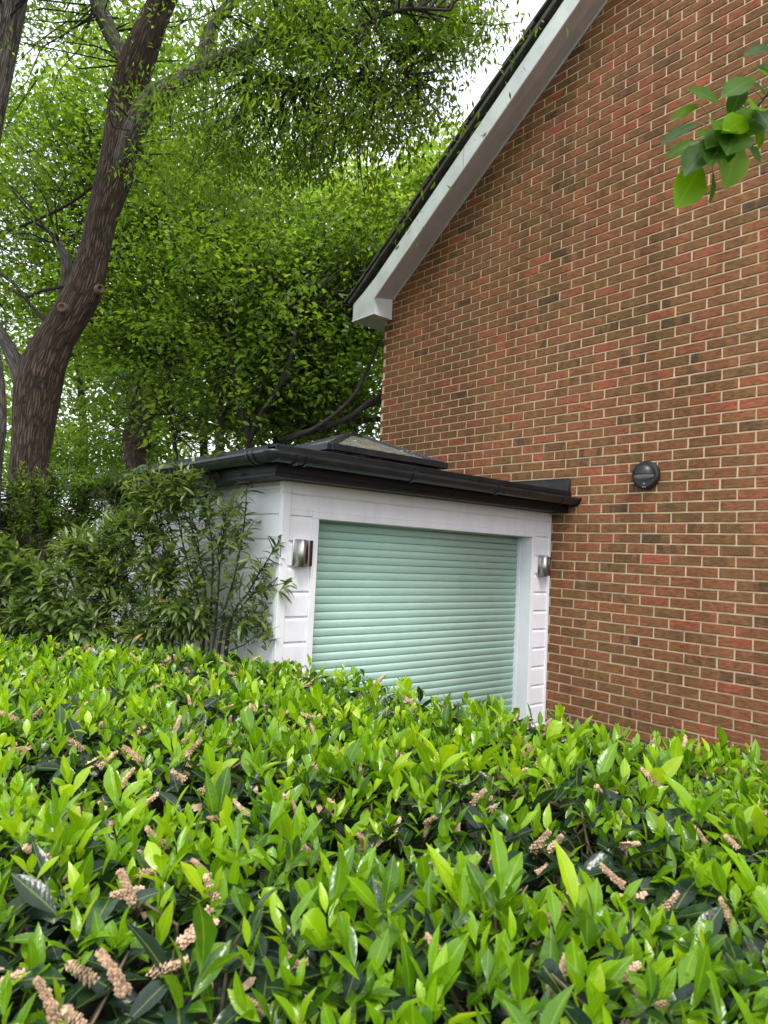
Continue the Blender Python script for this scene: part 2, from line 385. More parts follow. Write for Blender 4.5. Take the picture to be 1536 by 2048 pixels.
M['fine'] = leaf_mat('fine_leaf', [(0.0, (0.020, 0.042, 0.012)), (0.5, (0.065, 0.120, 0.016)), (1.0, (0.16, 0.24, 0.024))], (2.9, 2.8, 1.1), 0.55, 0.42, 0.4, .2, False)
M['shrub'] = leaf_mat('shrub_leaf', [(0.0, (0.030, 0.055, 0.014)), (0.5, (0.090, 0.150, 0.030)), (1.0, (0.20, 0.26, 0.06))], (1.8, 1.9, .8), 0.34, 0.36, 0.5, .2)
M['twigleaf'] = leaf_mat('apple_leaf', [(0.0, (0.016, 0.045, 0.016)), (0.5, (0.050, 0.12, 0.005)), (1.0, (0.13, 0.25, 0.003))], (2.4, 2.4, 0.4), 0.55, 0.38, 0.25, .10, False)

def glass():
    m, t, b, o = mk('lantern_glass')
    b.inputs['Base Color'].default_value = (0.30, 0.33, 0.31, 1); b.inputs['Roughness'].default_value = 0.08
    b.inputs['Transmission Weight'].default_value = 0.45; b.inputs['IOR'].default_value = 1.45
    g = t.nodes.new('ShaderNodeNewGeometry'); n = N(t, 'ShaderNodeTexNoise', Scale=9.0, Detail=8.0, Roughness=.7); t.links.new(g.outputs['Position'], n.inputs['Vector'])
    c = ramp(t, n.outputs[0], [(0.4, (0.30, 0.32, 0.28)), (0.6, (0.42, 0.41, 0.33)), (0.75, (0.20, 0.17, 0.11))]); t.links.new(c, b.inputs['Base Color'])
    r = ramp(t, n.outputs[0], [(0.4, (0.08,) * 3), (0.7, (0.5,) * 3)]); t.links.new(r, b.inputs['Roughness'])
    return m
M['glass'] = glass()

# ================================================================== SETTING: ground
g_ = MB()
nx = 40
gx = np.linspace(-1, 1, nx + 1); gx = np.sign(gx) * np.abs(gx) ** 2.2 * 600
V = []; F = []
for i, x in enumerate(gx):
    for j, y in enumerate(gx):
        V.append((x, y, 0.06 * noise.noise((x * .3, y * .3, 0)) * (1 if math.hypot(x + 2, y) > 9 else 0) - 0.004))
for i in range(nx):
    for j in range(nx):
        a0 = i * (nx + 1) + j; F.append((a0, a0 + nx + 1, a0 + nx + 2, a0 + 1))
g_.add(V, F); tag(g_.build('ground', M['ground'], smooth=True), kind='structure')
d_ = MB(); d_.add([(-2.35, -12, .004), (-0.002, -12, .004), (-0.002, 1.15, .004), (-2.6, 1.15, .004)], [(0, 1, 2, 3)])
tag(d_.build('driveway', M['drive']), kind='structure')

# ================================================================== BRICK HOUSE
YC = 3.30                                # far corner of the gable wall
zs = lambda y: 4.687 + .7297 * (3.179 - y)       # soffit line at the wall
RIDGE_Y = -1.7
house = empty('brick_house', (0, YC, 0))
tag(house, 'red and brown brick house gable wall with white sloping roof verge', 'house')
zg = lambda y: zs(y) if y > RIDGE_Y else zs(2 * RIDGE_Y - y)
YN = 2 * RIDGE_Y - YC
mb = MB()                                # wall core and its mortar face (recessed 5 mm behind the brick faces)
prof = [(YC - .004, 0), (YC - .004, zg(YC) + .02), (RIDGE_Y, zg(RIDGE_Y) + .02), (YN, zg(YN) + .02), (YN, 0)]
mb.add([(0.0062, y, z) for y, z in prof] + [(0.29, y, z) for y, z in prof],
       [(0, 1, 2, 3, 4), (9, 8, 7, 6, 5)] + [(i, (i + 1) % 5, 5 + (i + 1) % 5, 5 + i) for i in range(5)])
mb.build('mortar_wall', M['mortar'], house)
mb = MB(); mb.box(.29, 8, YC - .28, YC - .004, 0, 4.6); mb.box(.29, 8, YN, YN + .28, 0, 4.6); mb.box(7.7, 8, YN + .28, YC - .28, 0, 4.6)
mb.build('rear_wall', M['mortar'], house)

def brick_mesh(i, ln=.2125):
    r = random.Random(i); h = .0635; c = .0035; j = lambda s: r.uniform(-s, s)
    x1 = .012; b_ = MB()
    O = [(-ln / 2, -h / 2), (ln / 2, -h / 2), (ln / 2, h / 2), (-ln / 2, h / 2)]
    V = [(x1, y, z) for y, z in O] + [(c * .8, y + j(.0012), z + j(.001)) for y, z in O]
    V += [(j(.0008), y - math.copysign(c, y) + j(.0008), z - math.copysign(c, z) + j(.0006)) for y, z in O]
    ys = (-ln / 6, ln / 6)                # a slightly wavy long edge
    k = len(V); V += [(j(.0007), ys[0], -h / 2 + c + j(.0012)), (j(.0007), ys[1], -h / 2 + c + j(.0012)), (j(.0007), ys[1], h / 2 - c + j(.0012)), (j(.0007), ys[0], h / 2 - c + j(.0012))]
    F = [(0, 1, 5, 4), (1, 2, 6, 5), (2, 3, 7, 6), (3, 0, 4, 7), (5, 6, 10, 9), (7, 4, 8, 11),
         (4, 5, 9, k + 1, k, 8), (6, 7, 11, k + 3, k + 2, 10), (8, k, k + 3, 11), (k, k + 1, k + 2, k + 3), (k + 1, 9, 10, k + 2)]
    return V, F
bv = [brick_mesh(i) for i in range(10)]
bmeshes = []
for V, F in bv:
    q = MB(); q.add(V, F); me = q.mesh('brick'); me.materials.append(M['brick']); bmeshes.append(me)
cells = []
for row in range(0, 112):
    z = row * .075 + .0375
    off = 0.0 if row % 2 == 0 else .1125
    n0 = math.floor((YN - off) / .225) - 1
    for c in range(n0, math.ceil((YC - off) / .225) + 1):
        y0, y1 = off + c * .225, off + (c + 1) * .225
        a0, a1 = max(y0, YN), min(y1, YC + .005)
        if a1 - a0 < .06: continue
        if z > zg((a0 + a1) / 2) + .10: continue
        cells.append(((a0 + a1) / 2, z, a1 - a0 - .01))
def seen(y, z):
    px, py, d = proj(np.array([0, y, z]))
    if not (10 < px < 1530 and 5 < py): return False
    if py > 1420 + max(0, px - 1095) * .19: return False
    if px < 1105 and py > 0 and z < 2.55 + (0.0 if px > 900 else .1): return False
    if 1330 < px and 90 < py < 400: return False
    return z < zg(y) - .08
full = [c for c in cells if c[2] > .2]
vis = sorted([c for c in full if seen(c[0], c[1])], key=lambda c: (c[0] - CAM[1]) ** 2 + (c[1] - CAM[2]) ** 2)[:300]
vs = set(vis); proto = None
for i, (y, z, ln) in enumerate(vis):
    r = random.Random(i * 3 + 1)
    Mt = Matrix.Translation((r.uniform(-.001, .0008), y + r.uniform(-.001, .001), z + r.uniform(-.0008, .0008))) @ Matrix.Rotation(r.uniform(-.004, .004), 4, 'Z') @ Matrix.Rotation(r.uniform(-.006, .006), 4, 'X')
    if proto is None:
        proto = link('brick', bmeshes[0], None, house, Mt)
    else:
        o = proto.copy(); o.data = bmeshes[i % 10]; COL.objects.link(o); o.matrix_basis = Mt
st = MB()
for i, (y, z, ln) in enumerate(cells):
    if (y, z, ln) in vs: continue
    r = random.Random(i * 7 + 5); V, F = bv[i % 10] if ln > .2 else brick_mesh(i, ln)
    V = np.array(V) + np.array([r.uniform(-.001, .0008), y + r.uniform(-.001, .001), z + r.uniform(-.0008, .0008)]); st.add(V, F)
tag(st.build('brickwork', M['brick'], house, normals=False), kind='stuff')

# verge: barge board, soffit, box end, tiles
XB = -.257
zb = lambda y: 4.640 + .7365 * (3.153 - y)
zt = lambda y: 4.855 + .7285 * (3.19 - y)
YT = RIDGE_Y
mb = MB()
pr = [(3.545, 4.467), (3.177, 4.467), (3.177, 4.632), (YT, zb(YT)), (YT, zt(YT)), (3.19, zt(3.19)), (3.40, 4.733), (3.545, 4.662)]
mb.prism([(y, z) for y, z in pr], (XB, 0, 0), (XB + .018, 0, 0), (0, 1, 0), (0, 0, 1))
mb.build('barge_board', M['upvc_tree_reflection'], house, bevel=.002)
mb = MB()
mb.prism([(3.175, 4.628), (YT, zb(YT) - .004), (YT, zb(YT) + .014), (3.175, 4.646)], (XB - .006, 0, 0), (XB + .0, 0, 0), (0, 1, 0), (0, 0, 1))
mb.build('barge_trim', M['soffit'], house)
for i in range(9):
    y_ = 2.85 - i * .52; MB().lathe([(.0005, .005), (.005, .004), (.007, 0)], (XB, y_, (zb(y_) + zt(y_)) / 2 + .03), (-1, 0, 0), 10).build('nail_cap', M['upvc'], house, smooth=True)
mb = MB(); y_ = 1.95; mb.box(XB - .001, XB + .001, y_ - .0012, y_ + .0012, zb(y_) + .004, zt(y_) - .002); mb.build('board_joint', M['slot'], house)
mb = MB()                                # soffit between barge board and brickwork
mb.add([(XB + .018, 3.177, zb(3.177) + .02), (XB + .018, YT, zb(YT) + .02), (-.002, YT, zs(YT)), (-.002, 3.177, zs(3.177)),
        (XB + .018, 3.177, zb(3.177) + .04), (XB + .018, YT, zb(YT) + .04), (-.002, YT, zs(YT) + .02), (-.002, 3.177, zs(3.177) + .02)],
       [(0, 1, 2, 3), (7, 6, 5, 4), (0, 3, 7, 4), (0, 4, 5, 1), (1, 5, 6, 2), (2, 6, 7, 3)])
mb.build('soffit', M['soffit'], house)
mb = MB(); mb.prism([(-.002, zs(3.177) - .0), (-.014, zs(3.177)), (-.014, zs(3.177) - .014), (-.002, zs(3.177) - .014)], (0, 3.17, 0), (0, YT, zs(YT) - zs(3.17)), (1, 0, 0), (0, 0, 1))
mb.build('soffit_bead', M['upvc_tree_reflection'], house)
mb = MB(); mb.box(XB + .0185, -.003, 3.178, 3.192, 4.468, 4.69); mb.build('box_end', M['upvc'], house, bevel=.002)
mb = MB(); mb.box(XB + .019, 0.0, 3.193, 3.303, 4.470, 4.484); mb.box(XB + .019, 8, 3.3035, 3.544, 4.470, 4.484)
mb.build('eaves_soffit', M['upvc_tree_reflection'], house)
mb = MB(); mb.box(XB - .004, XB + .0, 3.172, 3.549, 4.462, 4.476); mb.box(XB + .0005, -.004, 3.172, 3.1775, 4.462, 4.476)
mb.build('bottom_trim', M['upvc'], house)
mb = MB(); mb.box(XB + .019, 8, 3.545, 3.562, 4.466, 4.655); mb.build('fascia_board', M['upvc_tree_reflection'], house)
mb = MB(); mb.prism([(.06 * math.cos(t), .06 * math.sin(t)) for t in np.linspace(math.pi, 2 * math.pi, 9)] + [(.055 * math.cos(t), .055 * math.sin(t)) for t in np.linspace(2 * math.pi, math.pi, 9)],
                    (XB - .01, 3.635, 4.61), (8, 3.635, 4.61), (0, 1, 0), (0, 0, 1)); mb.build('eaves_gutter', M['black'], house)
# tiles: courses up the slope, each tile lapping the one below
ps = math.atan(.728); cs, sn = math.cos(ps), math.sin(ps); G = .30
r0 = np.array([0, 3.625, 4.635])
def tile(x0, x1, k, V=None):
    b_ = MB(); u0 = k * G
    pr = [(u0, .028), (u0 + .40, .006), (u0 + .40, -.016), (u0 + .02, .006), (u0, .008)]
    P = [r0 + np.array([0, -cs, sn]) * a_ + np.array([0, sn, cs]) * (b2 + .052) for a_, b2 in pr]
    lift = max(0, 1 - k * .8) * .01
    V = [(x0, p[1], p[2] + lift) for p in P] + [(x1, p[1], p[2] + lift) for p in P]
    n = 5; F = [tuple(range(n)), tuple(range(2 * n - 1, n - 1, -1))] + [(i, n + i, n + (i + 1) % n, (i + 1) % n) for i in range(n)]
    return V, F
nk = int(5.32 / cs / G) + 1
stt = MB()
for k in range(nk):
    for j in range(26):
        x0 = XB - .045 + j * .33 - (0 if k % 2 == 0 or j == 0 else .165); x1 = XB - .045 + (j + 1) * .33 - (.165 if k % 2 else 0)
        V, F = tile(x0 + random.uniform(0, .004), x1 - .003, k)
        if j < 1:
            q = MB(); q.add(V, F); q.build('roof_tile', M['tile'], house)
        else: stt.add(V, F)
tag(stt.build('roof_tiling', M['tile'], house), kind='stuff')
mb = MB()                                # bedding and undercloak at the verge, then the roof deck and the far slope
zt2 = lambda y: zt(y) + .004
mb.prism([(3.60, 4.66), (YT, zt2(YT)), (YT, zt2(YT) + .055), (3.60, 4.70)], (XB - .03, 0, 0), (XB + .03, 0, 0), (0, 1, 0), (0, 0, 1))
mb.build('verge_bedding', M['tile'], house)
mb = MB(); mb.prism([(3.55, 4.66), (YT, zt2(YT)), (YT, zt2(YT) + .03), (3.55, 4.69)], (XB + .035, 0, 0), (8.2, 0, 0), (0, 1, 0), (0, 0, 1))
mb.prism([(2 * RIDGE_Y - 3.6, 4.66), (YT - .002, zt2(YT)), (YT - .002, zt2(YT) + .09), (2 * RIDGE_Y - 3.6, 4.75)], (XB - .04, 0, 0), (8.2, 0, 0), (0, 1, 0), (0, 0, 1))
mb.build('roof_deck', M['tile'], house)

# ================================================================== GARAGE
YG, XL = 1.023, -2.575
YE = 4.35                                # rear of the garage
gar = empty('garage', (XL, YG, 0))
tag(gar, 'white clad flat roof garage with black fascia and mint green roller shutter', 'garage')
ZJ = [2.133 - .148 * k for k in range(15)]
def board(nm, x0, x1, z0, z1, side=False):
    """shiplap board: flat face, coved top edge set back under the board above"""
    pr = [(.016, z0), (0, z0), (0, z1 - .026), (.004, z1 - .018), (.010, z1 - .010), (.012, z1 + .002), (.016, z1 + .002)]
    b_ = MB()
    if not side: b_.prism(pr, (x0, YG, 0), (x1, YG, 0), (0, 1, 0), (0, 0, 1))
    else: b_.prism(pr, (XL, x0, 0), (XL, x1, 0), (1, 0, 0), (0, 0, 1))
    b_.build(nm, M['upvc'], gar)
for k in range(14):
    z1, z0 = ZJ[k], max(ZJ[k] - .148 + .003, 0.01)
    board('cladding_board', -2.524, -2.364, z0, z1); board('cladding_board', -.206, -.031, z0, z1)
sj = [2.139 - .148 * k for k in range(-2, 15)]
for z1 in sj:
    board('cladding_board', YG + .041, YE, max(z1 - .145, .01), min(z1, 2.331), True)
mb = MB(); mb.box(XL - .006, -2.5245, YG - .007, YG + .012, .01, 2.262); mb.box(XL - .0062, XL + .012, YG + .0125, YG + .04, .01, 2.332)
mb.box(XL - .006, -2.5245, YG - .007, YG + .012, 2.2625, 2.332)
mb.build('corner_trim', M['upvc'], gar, bevel=.003)
mb = MB(); mb.box(-.0305, -.002, YG - .007, YG + .016, .01, 2.332); mb.build('edge_trim', M['upvc'], gar, bevel=.003)
mb = MB(); mb.box(-2.524, -.031, YG - .0, YG + .016, 2.1675, 2.256); mb.box(-2.524, -2.3645, YG, YG + .016, 2.1365, 2.167); mb.box(-.2065, -.031, YG, YG + .016, 2.1365, 2.167)
mb.build('frieze_board', M['upvc'], gar, bevel=.0015)
mb = MB(); mb.prism([(0, 2.2565), (-.004, 2.262), (-.010, 2.268), (-.010, 2.331), (.016, 2.331), (.016, 2.2565)], (-2.524, YG, 0), (-.031, YG, 0), (0, 1, 0), (0, 0, 1))
mb.build('top_board', M['upvc'], gar)
# door frame: 40 mm face, reveal going back to the shutter
mb = MB(); mb.box(-2.363, -2.3205, YG - .010, YG + .145, .01, 2.124); mb.build('door_frame', M['upvc'], gar, bevel=.003)
mb = MB(); mb.box(-.2495, -.207, YG - .010, YG + .10, .01, 2.124); mb.box(-.2475, -.207, YG + .1005, YG + .145, .01, 2.124); mb.build('door_frame', M['upvc'], gar, bevel=.003)
mb = MB(); mb.box(-2.363, -.207, YG - .010, YG + .10, 2.1245, 2.1665); mb.build('door_head', M['upvc'], gar, bevel=.003)
mb = MB(); mb.box(-.2560, -.250, YG + .105, YG + .16, .01, 2.13); mb.box(-2.3200, -2.312, YG + .105, YG + .16, .01, 2.13); mb.build('guide_rail', M['upvc'], gar)
sh = link('roller_shutter', (lambda q: q.mesh('roller_shutter'))(MB().box(-2.35, -.22, YG + .150, YG + .157, .0, 2.16)), M['slot'], gar)
p = .0512; pr = []
for i in range(9):
    t = i / 8; pr.append((-.0092 * math.sin(math.pi * t ** .75) ** .7, p * (1 - t) - .0015 * (0 if i < 8 else -1)))
pr += [(.004, 0.0015), (.004, p)]
sm = MB().prism(pr, (-2.3115, 0, 0), (-.2565, 0, 0), (0, 1, 0), (0, 0, 1)).mesh('slat', False)
bm = bmesh.new(); bm.from_mesh(sm); bmesh.ops.recalc_face_normals(bm, faces=bm.faces)
for f in bm.faces: f.smooth = len(f.verts) == 4
bm.to_mesh(sm); bm.free()
sm.materials.append(M['mint'])
s0 = None
for k in range(41):
    r = random.Random(k); Mt = Matrix.Translation((0, YG + .140 + r.uniform(-.0008, .0008), 2.112 - p * k))
    if s0 is None: s0 = link('slat', sm, None, sh, Mt)
    else:
        o = s0.copy(); COL.objects.link(o); o.matrix_basis = Mt
mb = MB(); mb.box(-2.55, -.03, YG + .017, YG + .3, 2.17, 2.32); mb.box(-.0302, -.003, YG + .017, YE, 0, 2.33); mb.box(-2.55, -.031, YE - .06, YE, 0, 2.33); mb.box(-2.55, -2.53, YG + .018, YE - .061, 0, 2.33)
mb.box(-2.529, -2.365, YG + .018, YG + .1, 0, 2.169); mb.box(-.205, -.031, YG + .018, YG + .1, 0, 2.169)
mb.build('inner_wall', M['upvc'], gar)
# fascia, soffit, roof
XF, YF = -2.735, .863
mb = MB(); mb.box(XF, -.002, YF, YF + .018, 2.356, 2.481); mb.box(XF, XF + .018, YF + .0185, YE + .16, 2.356, 2.481); mb.build('fascia', M['black'], gar, bevel=.002)
mb = MB(); mb.box(XF - .008, -.002, YF - .008, YF + .020, 2.330, 2.3555); mb.box(XF - .008, XF + .020, YF + .0205, YE + .16, 2.330, 2.3555); mb.build('fascia_trim', M['black'], gar, bevel=.004)
mb = MB(); mb.box(XF + .021, -.003, YF + .021, YE + .15, 2.3335, 2.343); mb.build('garage_soffit', M['black'], gar)
mb = MB(); mb.box(XF + .0, -.003, YF + .0, YE + .17, 2.4815, 2.493); mb.build('roof_covering', M['black'], gar); mb = MB(); mb.prism([(-.030, 2.468), (-.032, 2.474), (-.028, 2.504), (-.020, 2.510), (.0, 2.510), (.05, 2.500), (.05, 2.4935), (-.018, 2.4935), (-.022, 2.468)], (XF - .02, YF, 0), (-.004, YF, 0), (0, 1, 0), (0, 0, 1))
mb.prism([(-.030, 2.468), (-.032, 2.474), (-.028, 2.504), (-.020, 2.510), (.0, 2.510), (.05, 2.500), (.05, 2.4935), (-.018, 2.4935), (-.022, 2.468)], (XF, YF + .0505, 0), (XF, YE + .17, 0), (1, 0, 0), (0, 0, 1))
mb.build('roof_edge', M['black'], gar, bevel=.001)
# gutter along the front and the left side
gr = .056
def gut(a, b, outw, nm):
    T = np.linspace(0, math.pi, 13); pr = [(gr * math.cos(t), -gr * .98 * math.sin(t)) for t in T]
    pr = [(gr + .004, .004), (gr + .004, -.010)] + pr[1:] + [(-gr, .006), (-gr + .004, .006)] + [((gr - .004) * math.cos(t), -(gr - .004) * .98 * math.sin(t)) for t in T[::-1][1:-1]] + [(gr - .003, .004)]
    q = MB(); q.prism(pr, a, b, outw, (0, 0, 1)); return q.build(nm, M['anthracite'], gar, smooth=False)
YQ, XQ = YF - .058, XF - .058
ZL, ZR = 2.456, 2.446
gut((XQ - .0, YQ, ZL), (-.012, YQ, ZR), (0, -1, 0), 'gutter')
gut((XQ, YQ + .0, ZL), (XQ, YE + .2, ZL - .012), (-1, 0, 0), 'gutter')
def collar(p, ax, outw, wd=.024, rr=.0645, nm='gutter_bracket'):
    T = np.linspace(-.12, math.pi + .1, 15); pr = [(rr * math.cos(t), -rr * .98 * math.sin(t)) for t in T] + [((rr - .007) * math.cos(t), -(rr - .007) * .98 * math.sin(t)) for t in T[::-1]]
    ax = np.array(ax, float); q = MB(); q.prism(pr, np.array(p) - ax * wd / 2, np.array(p) + ax * wd / 2, outw, (0, 0, 1)); return q.build(nm, M['anthracite'], gar)
zgx = lambda x: ZL + (ZR - ZL) * (x - XQ) / (-.012 - XQ)
for x in (-2.66, -2.60): collar((x, YQ, zgx(x)), (1, 0, 0), (0, -1, 0), .014 if x > -2.63 else .03)
for x in (-1.79, -.975, -.20): collar((x, YQ, zgx(x)), (1, 0, 0), (0, -1, 0), .026, .063)
for y in (YQ + .135, YQ + .19): collar((XQ, y, ZL), (0, 1, 0), (-1, 0, 0), .014 if y > 1 else .03)
for y in (1.75, 2.6, 3.45): collar((XQ, y, ZL), (0, 1, 0), (-1, 0, 0), .026, .063)
# mitre of the corner
mb = MB(); mb.lathe([(.0005, -.062), (.03, -.055), (.050, -.035), (.060, -.008), (.062, .004), (.058, .004)], (XQ, YQ, ZL + .002), (0, 0, 1), 20, (1, 0, 0)); mb.build('gutter_corner', M['anthracite'], gar, smooth=True)
mb = MB(); mb.prism([(.066 * math.cos(t), -.064 * math.sin(t)) for t in np.linspace(-.1, math.pi + .1, 13)], (-.013, YQ, ZR), (-.002, YQ, ZR), (0, -1, 0), (0, 0, 1)); mb.build('gutter_end', M['black'], gar)
# stepped lead flashing against the brickwork
for i, (z0, z1, o_) in enumerate(((2.495, 2.556, .040), (2.5565, 2.580, .026), (2.5805, 2.606, .014))):
    mb = MB(); n = 30; ys = np.linspace(.842, YE, n + 1)
    V = []; F = []
    for j, y in enumerate(ys):
        wv = .0018 * math.sin(j * 2.1 + i)
        V += [(-.001, y, z0), (-o_ + wv, y, z0), (-o_ * .75 + wv, y, z1 + wv), (-.001, y, z1)]
    for j in range(n): F += [(4 * j + a_, 4 * j + (a_ + 1) % 4, 4 * j + 4 + (a_ + 1) % 4, 4 * j + 4 + a_) for a_ in range(4)]
    F += [(0, 1, 2, 3), (4 * n + 3, 4 * n + 2, 4 * n + 1, 4 * n)]
    mb.add(V, F); mb.build('flashing', M['lead'], gar)
mb = MB(); mb.box(-.003, .004, .86, 1.75, 2.609, 2.617); mb.build('flashing_chase', M['slot'], gar)
# roof lantern
lx0, lx1, ly0, ly1, lz = -1.78, -.575, 1.70, 2.56, 2.705
lan = link('roof_lantern', MB().box(lx0 + .05, lx1 - .05, ly0 + .05, ly1 - .05, 2.494, lz - .025).mesh('roof_lantern'), M['black'], gar)
P1, P2 = np.array([-1.285, 2.13, 2.905]), np.array([-1.16, 2.13, 2.905])
A, B, C_, D_ = [np.array(t) for t in ((lx0, ly0, lz), (lx1, ly0, lz), (lx1, ly1, lz), (lx0, ly1, lz))]
for pq in ((A, B), (B, C_), (C_, D_), (D_, A)): MB().bar(pq[0], pq[1], .06, .05).build('lantern_sill', M['anthracite'], lan, bevel=.003)
for pq in ((A, P1), (D_, P1), (B, P2), (C_, P2), (P1, P2)): MB().bar(pq[0] + [0, 0, .012], pq[1] + [0, 0, .006], .045, .03).build('glazing_bar', M['anthracite'], lan, bevel=.003)
for fc in ((A, B, P2, P1), (B, C_, P2), (C_, D_, P1, P2), (D_, A, P1)):
    q = MB(); V = [v + [0, 0, .006] for v in fc] + [v for v in fc]; n = len(fc)
    q.add(V, [tuple(range(n)), tuple(range(2 * n - 1, n - 1, -1))] + [(i, n + i, n + (i + 1) % n, (i + 1) % n) for i in range(n)])
    q.build('glass_pane', M['glass'], lan)
# crumbs of debris along the front pane
for i in range(16):
    t = random.random(); u = random.uniform(.15, .85) * (1 - t * .6)
    pnt = A + (B - A) * (.08 + .85 * t) + (P1 - A) * 0; pnt = pnt * (1 - u) + (P1 + (P2 - P1) * t) * u
    pnt = pnt + np.array([0, -.012, .016]); mb = MB(); s_ = random.uniform(.008, .018)
    V, F, U = quick_leaf(.6, .4); R_ = frames(np.array([[random.uniform(-1, 1), random.uniform(-.5, .5), .3]]), np.array([[0, -.5, 1.0]]))[0]
    mb.add((R_ @ V.T).T * s_ * 2 + pnt, F.tolist()); mb.build('debris', M['petal'] if i % 3 else M['stem'], lan, normals=False)

# ================================================================== WALL LAMPS
def sconce(x, z, label, first=None):
    t = empty('wall_light', (x, YG, z - .08)); tag(t, label, 'wall light', 'steel wall lights beside the shutter')
    MB().box(x - .060, x + .060, YG - .012, YG - .0005, z - .078, z + .078).build('back_plate', M['polish'], t, bevel=.002)
    T = np.linspace(0, math.pi, 17)
    q = MB(); q.prism([(.030 * math.cos(a_), -.012 - .058 * math.sin(a_) ** .8) for a_ in T], (x - .018, YG, z - .080), (x - .018, YG, z + .080), (1, 0, 0), (0, 1, 0))
    o = q.build('half_cylinder', M['steel'], t)
    for f in o.data.polygons: f.use_smooth = len(f.vertices) == 4
    MB().box(x + .018, x + .028, YG - .062, YG - .0125, z - .078, z + .078).build('side_fin', M['polish'], t, bevel=.001)
    MB().box(x + .040, x + .056, YG - .050, YG - .0125, z - .076, z + .076).build('light_slot', M['slot'], t)
sconce(-2.440, 1.915, 'stainless steel half cylinder wall light left of the shutter, nearest the garage corner')
sconce(-.112, 1.898, 'stainless steel half cylinder wall light between the shutter and brick wall')
c = np.array([0, .186, 2.600])
t = empty('bulkhead_light', tuple(c - [0, 0, .1])); tag(t, 'round black bulkhead light with eyelid hood on the brick wall', 'wall light')
MB().lathe([(.0005, 0), (.100, 0), (.104, .006), (.104, .030), (.098, .040), (.088, .044), (.0005, .044)], c - [.001, 0, 0], (-1, 0, 0), 48).build('base', M['lampblack'], t, smooth=False)
# hood: upper half dome; lens: lower part of a shallower dome
def dome(r, h, a0, a1, off, zsc=1.0, zoff=0.0):
    V = []; n, m_ = 24, 10
    for i in range(m_ + 1):
        ph = i / m_ * math.pi / 2
        for j in range(n + 1):
            th = a0 + (a1 - a0) * j / n
            V.append(c + np.array([-off - h * math.sin(ph), r * math.cos(ph) * math.cos(th), r * math.cos(ph) * math.sin(th) * zsc + zoff]))
    F = [(i * (n + 1) + j, i * (n + 1) + j + 1, (i + 1) * (n + 1) + j + 1, (i + 1) * (n + 1) + j) for i in range(m_) for j in range(n)]
    return V, F
V, F = dome(.088, .078, 0, math.pi, .043); q = MB(); q.add(V, F)
q.add([c + np.array(v) for v in ((-.043, .088, 0), (-.043, -.088, 0), (-.118, -.03, 0), (-.118, .03, 0))], [(0, 1, 2, 3)])
o = q.build('hood', M['lampblack'], t, smooth=True)
V, F = dome(.080, .058, math.pi, 2 * math.pi, .043, .45, -.001); q = MB(); q.add(V, F); q.build('lens', M['lens'], t, smooth=True)
MB().lathe([(.0005, .012), (.007, .010), (.010, 0)], c + [-.043, .0, -.066], (-1, 0, 0), 16).build('sensor', M['lens'], t, smooth=True)
MB().box(-.048, -.043, c[1] - .014, c[1] + .014, c[2] - .092, c[2] - .087).build('badge', M['lens'], t)

# ================================================================== LEAF PARTS HELPER
def part_leaves(parent, tmpl, mat, pos, R, size, tint, n_part, pick, nm='leaf', extra=None):
    """the n_part leaves chosen by pick become objects sharing a few meshes, the rest one mesh"""
    idx = pick[:n_part]; rest = np.ones(len(pos), bool); rest[idx] = False
    if not isinstance(tmpl, list): tmpl = [tmpl]
    bank = {}
    base = None
    for i in idx:
        key = (int(RNG.integers(0, len(tmpl))), int(np.clip(tint[i] * 7, 0, 7)))
        if key not in bank:
            V, F, UV = tmpl[key[0]]
            me = bulk_mesh(nm, (V, F, UV), np.zeros((1, 3)), np.eye(3)[None], np.ones(1), np.array([(key[1] + .5) / 8]))
            me.materials.append(mat); bank[key] = me
        m3 = R[i] * size[i]
        Mt = Matrix(((*m3[0], pos[i][0]), (*m3[1], pos[i][1]), (*m3[2], pos[i][2]), (0, 0, 0, 1)))
        if base is None: base = link(nm, bank[key], None, parent, Mt)
        else:
            o = base.copy(); o.data = bank[key]; COL.objects.link(o); o.matrix_basis = Mt
    if rest.any():
        me = bulk_mesh('foliage', tmpl, pos[rest], R[rest], size[rest], tint[rest])
        tag(link('foliage', me, mat, parent), kind='stuff')

# ================================================================== LAUREL HEDGE
hedge = empty('laurel_hedge', (-4.2, .2, 0))
tag(hedge, 'broad clipped cherry laurel hedge with upright bright green shoots and dried flower spikes', 'hedge')
EX = np.array([(-2.30, -3.6), (-2.22, -1.5), (-2.26, -1.1), (-2.36, -.75), (-2.42, -.2), (-2.55, .3), (-2.72, .85), (-3.2, 1.5), (-3.75, 2.15), (-4.6, 2.6), (-7.4, 3.2), (-7.4, -3.6)])
def inside(x, y, poly):
    r = np.zeros(len(x), bool); j = len(poly) - 1
    for i in range(len(poly)):
        xi, yi = poly[i]; xj, yj = poly[j]
        cnd = ((yi > y) != (yj > y)) & (x < (xj - xi) * (y - yi) / (yj - yi + 1e-12) + xi); r ^= cnd; j = i
    return r
def in_hedge(x, y, mrg=0.0):
    f = (x - CAM[0]) * FW[0] + (y - CAM[1]) * FW[1]
    return inside(x, y, EX) & (f > .62 + mrg)
def htop(x, y):
    return 1.285 + .022 * np.sin(x * 3.1 + 1) * np.cos(y * 2.7) + .018 * np.sin(x * 7.3 + y * 5.1)
